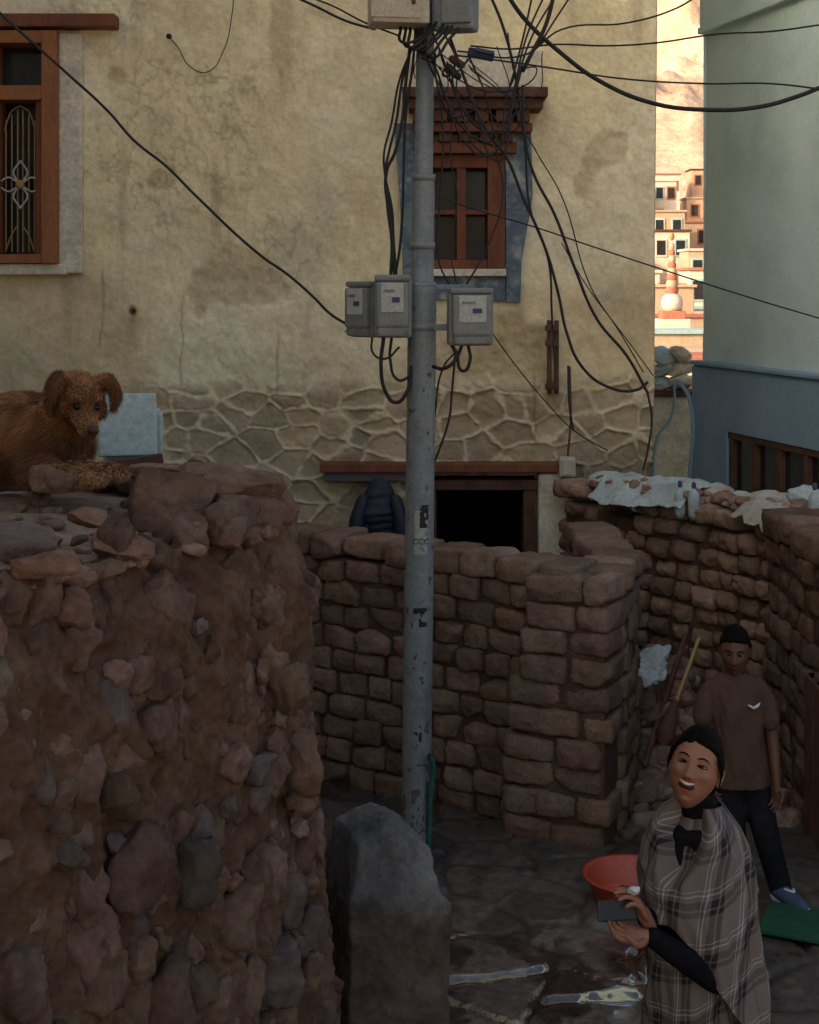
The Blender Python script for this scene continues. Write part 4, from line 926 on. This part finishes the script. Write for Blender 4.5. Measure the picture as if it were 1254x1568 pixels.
hand(wo,'right_hand',(.697,4.225,1.140),(-.42,-.22,.85),(-.75,-.1,-.45),m_skin,.42,.95,-1,thumb=.7)
box('phone',(.605,4.195,1.180),(.112,.010,.058),m_phone,wo,rz=.15,rx=-.35,bev=.005); box('phone_glass',(.606,4.1885,1.1825),(.104,.003,.050),m_phone,wo,rz=.15,rx=-.35,bev=.001)
V,F=ell((.655,4.195,1.240),(.018,.014,.012)); V=V+.005*fbm(V,80,2)[:,None]; mesh_obj('crumpled_tissue',V,F,m_sole,wo)

# ------------------------------------------------------------ boy
by=empty('boy_in_brown_tshirt'); Y0=6.98
make_head(by,(1.575,Y0-.03,1.245),(-.25,-.95,-.10),(0,-.1,1),m_skin2,.98,False,False)
blend('neck',[tube([(1.58,Y0+.02,1.04),(1.577,Y0,1.16)],[.045,.044],14,3)],m_skin2,by,.006,3)
bsa=np.array([1,.15]); bfd=np.array([.15,-1])
loft('tshirt',[(1.128,1.58,Y0+.012,.050,.048),(1.110,1.58,Y0+.015,.075,.056),(1.085,1.582,Y0+.02,.120,.070),(1.04,1.585,Y0+.02,.148,.082),(.97,1.588,Y0+.02,.145,.092),(.85,1.596,Y0+.02,.130,.092),(.72,1.605,Y0+.02,.132,.098),(.585,1.615,Y0+.02,.145,.108)][::-1],m_tshirt,by,seg=120,nz=90,fold=.07,seed=31,sa=bsa,fd=bfd)
blend('sleeves',[tube([(1.475,Y0+.01,1.055),(1.437,Y0,.99),(1.425,Y0,.915)],[.046,.050,.052],14,4),tube([(1.695,Y0+.03,1.055),(1.735,Y0+.02,.98),(1.748,Y0,.895)],[.046,.050,.052],14,4)],m_tshirt,by,.007,3)
blend('arms',[tube([(1.437,Y0,.98),(1.418,Y0-.0,.85),(1.445,Y0-.06,.66)],[.036,.032,.022],12,5),tube([(1.738,Y0,.95),(1.762,Y0-.0,.82),(1.765,Y0-.07,.62)],[.036,.032,.022],12,5)],m_skin2,by,.006,3)
hand(by,'left_hand',(1.765,Y0-.075,.60),(-.05,-.15,-1),(-.6,-.5,.1),m_skin2,.35,.82,-1)
hand(by,'right_hand',(1.446,Y0-.065,.64),(.15,-.2,-1),(.7,-.4,.1),m_skin2,.35,.82,1)
blend('trousers',[ell((1.615,Y0+.03,.60),(.130,.095,.10)),tube([(1.68,Y0+.03,.60),(1.72,Y0-.05,.36),(1.80,Y0-.02,.08)],[.080,.064,.055],14,5),
   tube([(1.55,Y0+.03,.60),(1.57,Y0+.0,.36),(1.66,Y0+.25,.12)],[.080,.064,.055],14,5)],m_pants,by,.009,3)
for nm,x_,y_,a in (('left_shoe',1.81,Y0-.08,.5),('right_shoe',1.66,Y0+.2,.2)):
    dx,dy_=-math.sin(-a),-math.cos(a)
    blend(nm,[tube([(x_-dx*.05,y_-dy_*.05,.085),(x_+dx*.03,y_+dy_*.03,.075),(x_+dx*.12,y_+dy_*.12,.062)],[.042,.042,.032],12,4)],m_shoe,by,.006,2)
    blend(nm+'_sole',[tube([(x_-dx*.07,y_-dy_*.07,.05),(x_+dx*.03,y_+dy_*.03,.045),(x_+dx*.145,y_+dy_*.145,.048)],[.030,.032,.026],12,4)],m_sole,by,.006,1)
    V,F=tube([(x_+dx*.02-.02,y_+dy_*.02,.116),(x_+dx*.05,y_+dy_*.05,.113),(x_+dx*.02+.02,y_+dy_*.02,.116)],.006,6,3); mesh_obj(nm+'_laces',V,F,m_sole,by)
a,b=tube([(1.655,Y0-.070,.975),(1.673,Y0-.068,.985),(1.687,Y0-.062,.997)],[.006,.008,.003],6,3); a2,b2=tube([(1.655,Y0-.070,.975),(1.640,Y0-.074,.985),(1.628,Y0-.076,.992)],[.006,.007,.003],6,3)
mesh_obj('shirt_logo',np.vstack([a,a2]),np.vstack([b,b2+len(a)]),m_sole,by)

# ------------------------------------------------------------ dog (lying, head up, looking right)
dg=empty('brown_dog')
hd=np.array([-1.010,4.42,2.650]); HS=1.10
df=np.array([.42,-.82,-.36]); df/=np.linalg.norm(df); dyb=-df; du=np.array([.1,0,1.]); du-=dyb*du.dot(dyb); du/=np.linalg.norm(du); dx=np.cross(dyb,du); DR=np.stack([dx,dyb,du],1)
def dl(x,y,z): return hd+DR@(np.array([x,y,z])*HS)
def rh(*r_): return tuple(q*HS for q in r_)
body=[ell((-1.23,4.62,2.53),(.19,.15,.135),rotm(0,.15,-.25)),ell((-1.42,4.70,2.50),(.20,.16,.125)),ell((-1.10,4.52,2.51),(.105,.10,.12)),
  tube([(-1.14,4.53,2.53),(-1.07,4.48,2.59),tuple(dl(0,.045,0))],[.115,.092,.074],16,5),
  ell((-1.58,4.66,2.45),(.13,.11,.09)),
  tube([(-1.07,4.50,2.45),(-1.0,4.44,2.425),(-.90,4.40,2.435)],[.055,.042,.030],12,4),tube([(-1.13,4.42,2.45),(-1.05,4.36,2.425),(-.95,4.33,2.43)],[.055,.042,.030],12,4),
  ell((-.885,4.395,2.435),(.035,.035,.024)),ell((-.935,4.32,2.43),(.035,.035,.024))]
head=[ell(dl(0,.012,.008),rh(.066,.074,.054),DR),tube([tuple(dl(0,-.03,-.012)),tuple(dl(0,-.080,-.024)),tuple(dl(0,-.128,-.030))],rh(.042,.030,.024),14,4),ell(dl(0,-.095,-.044),rh(.022,.040,.014),DR),
  ell(dl(-.042,.0,-.02),rh(.032,.045,.036),DR),ell(dl(.042,.0,-.02),rh(.032,.045,.036),DR),ell(dl(-.026,-.045,.026),rh(.016,.016,.010),DR),ell(dl(.026,-.045,.026),rh(.016,.016,.010),DR)]
ears=[]
for s in (-1,1):
    for q in (-.012,.012):
        ears.append(tube([tuple(dl(.048*s,.02+q,.052)),tuple(dl(.074*s,.010+q,.060)),tuple(dl(.092*s,-.008+q,.030)),tuple(dl(.088*s,-.022+q*.4,-.010))],rh(.015,.018,.014,.005),10,5))
ob=blend('body',body+head+ears,m_furbase,dg,.0055,3)
V,F=ell(dl(0,-.152,-.018),rh(.0155,.010,.012),DR); mesh_obj('nose',V,F,m_dognose,dg)
V,F=comb([ell(dl(.029*s,-.060,.010),rh(.0095,.008,.0082),DR) for s in (-1,1)]); mesh_obj('eyes',V,F,m_dark,dg)
V,F=comb([tube([tuple(dl(.003,-.146,-.044)),tuple(dl(.016*s,-.125,-.052)),tuple(dl(.030*s,-.088,-.047))],[.0024,.0024,.001],6,4) for s in (-1,1)]); mesh_obj('mouth_line',V,F,m_dark,dg)
bpy.context.view_layer.update(); dgp=bpy.context.evaluated_depsgraph_get(); ev=ob.evaluated_get(dgp); me=ev.to_mesh()
nvv=len(me.vertices); co_=np.empty(nvv*3); me.vertices.foreach_get('co',co_); co_=co_.reshape(-1,3); no=np.empty(nvv*3); me.vertices.foreach_get('normal',no); no=no.reshape(-1,3)
N=130000; idx=rng.integers(0,nvv,N); p=co_[idx]+rng.normal(0,.003,(N,3)); nn=no[idx]
hl=((p-hd)@DR)/HS; ishead=(np.linalg.norm(hl*np.array([1,.8,1]),axis=1)<.118)|(hl[:,1]<-.08)&(np.abs(hl[:,0])<.05)&(np.abs(hl[:,2])<.07); muz=ishead&(hl[:,1]<-.045)&(np.abs(hl[:,0])<.045)&(hl[:,2]<.012)
eart=(np.abs(hl[:,0])>.064)&ishead&(hl[:,2]>-.04)
dead=(np.linalg.norm(hl-np.array([.029,-.064,.010]),axis=1)<.012)|(np.linalg.norm(hl-np.array([-.029,-.064,.010]),axis=1)<.012)|(np.linalg.norm(hl-np.array([0,-.154,-.018]),axis=1)<.018)
flow=np.tile(np.array([-.55,.15,-.65]),(N,1)); flow[ishead]=(DR@np.array([0,1,-.25])); flow[eart]=(DR@np.array([0,-.1,-1.])); paw=(p[:,2]<2.47)&(p[:,0]>-1.12)
ln_=np.where(muz,.005,np.where(ishead,.012,.048)); ln_=np.where(eart,.018,ln_); ln_=np.where(paw&~ishead,.012,ln_)*rng.uniform(.5,1.3,N)
ck=fbm(p,26,2,91)
dirn=nn*.38+flow*.8+.42*np.stack([fbm(p,16,2,1),fbm(p,16,2,31),fbm(p,16,2,61)],1)*np.where(muz,.2,np.where(ishead,.5,1))[:,None]+rng.normal(0,.08,(N,3)); dirn/=np.linalg.norm(dirn,axis=1)[:,None]
wv=np.cross(dirn,nn+rng.normal(0,.3,(N,3))); wv/=np.linalg.norm(wv,axis=1)[:,None]+1e-9; wd=np.where(muz,.0007,.0010)[:,None]
tri=np.stack([p-wv*wd-nn*.002,p+wv*wd-nn*.002,p+dirn*ln_[:,None]],1)[~dead]
base=np.array([.25,.105,.040]); dk=np.array([.050,.024,.014]); tan=np.array([.36,.20,.10]); gold=np.array([.42,.21,.085])
cl=np.tile(base,(N,1)); f1=sm(.0,.35,fbm(p,9,3,7)); oneN=np.ones((N,1)); cl=mixc(cl,dk*oneN,.5*f1*(~ishead))
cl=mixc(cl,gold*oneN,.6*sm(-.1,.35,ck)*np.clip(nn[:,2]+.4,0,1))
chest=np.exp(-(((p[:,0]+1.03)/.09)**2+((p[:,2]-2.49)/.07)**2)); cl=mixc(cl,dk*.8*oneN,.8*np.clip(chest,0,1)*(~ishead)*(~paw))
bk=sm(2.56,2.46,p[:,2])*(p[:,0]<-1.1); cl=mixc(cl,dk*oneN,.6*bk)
cl[muz]=cl[muz]*.25+tan*.75; cl[paw]=cl[paw]*.3+tan*.8
eb=np.exp(-((np.abs(hl[:,0])-.030)/.017)**2-((hl[:,2]-.010)/.015)**2)*(hl[:,1]<0); cl=mixc(cl,dk*oneN,.75*eb)
brow=np.exp(-((np.abs(hl[:,0])-.022)/.009)**2-((hl[:,2]-.034)/.007)**2)*(hl[:,1]<0); cl=mixc(cl,gold*oneN,.8*brow)
tipd=sm(-.125,-.150,hl[:,1])*ishead; cl=mixc(cl,dk*1.5*oneN,.5*tipd)
cl[eart]=cl[eart]*.35+dk*.5
cl*=rng.uniform(.6,1.4,(N,1)); cl=cl[~dead]; c3=np.repeat(cl,3,axis=0); c3[2::3]*=1.25
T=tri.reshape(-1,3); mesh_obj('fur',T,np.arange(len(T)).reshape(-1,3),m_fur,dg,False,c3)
ev.to_mesh_clear()
print('done')
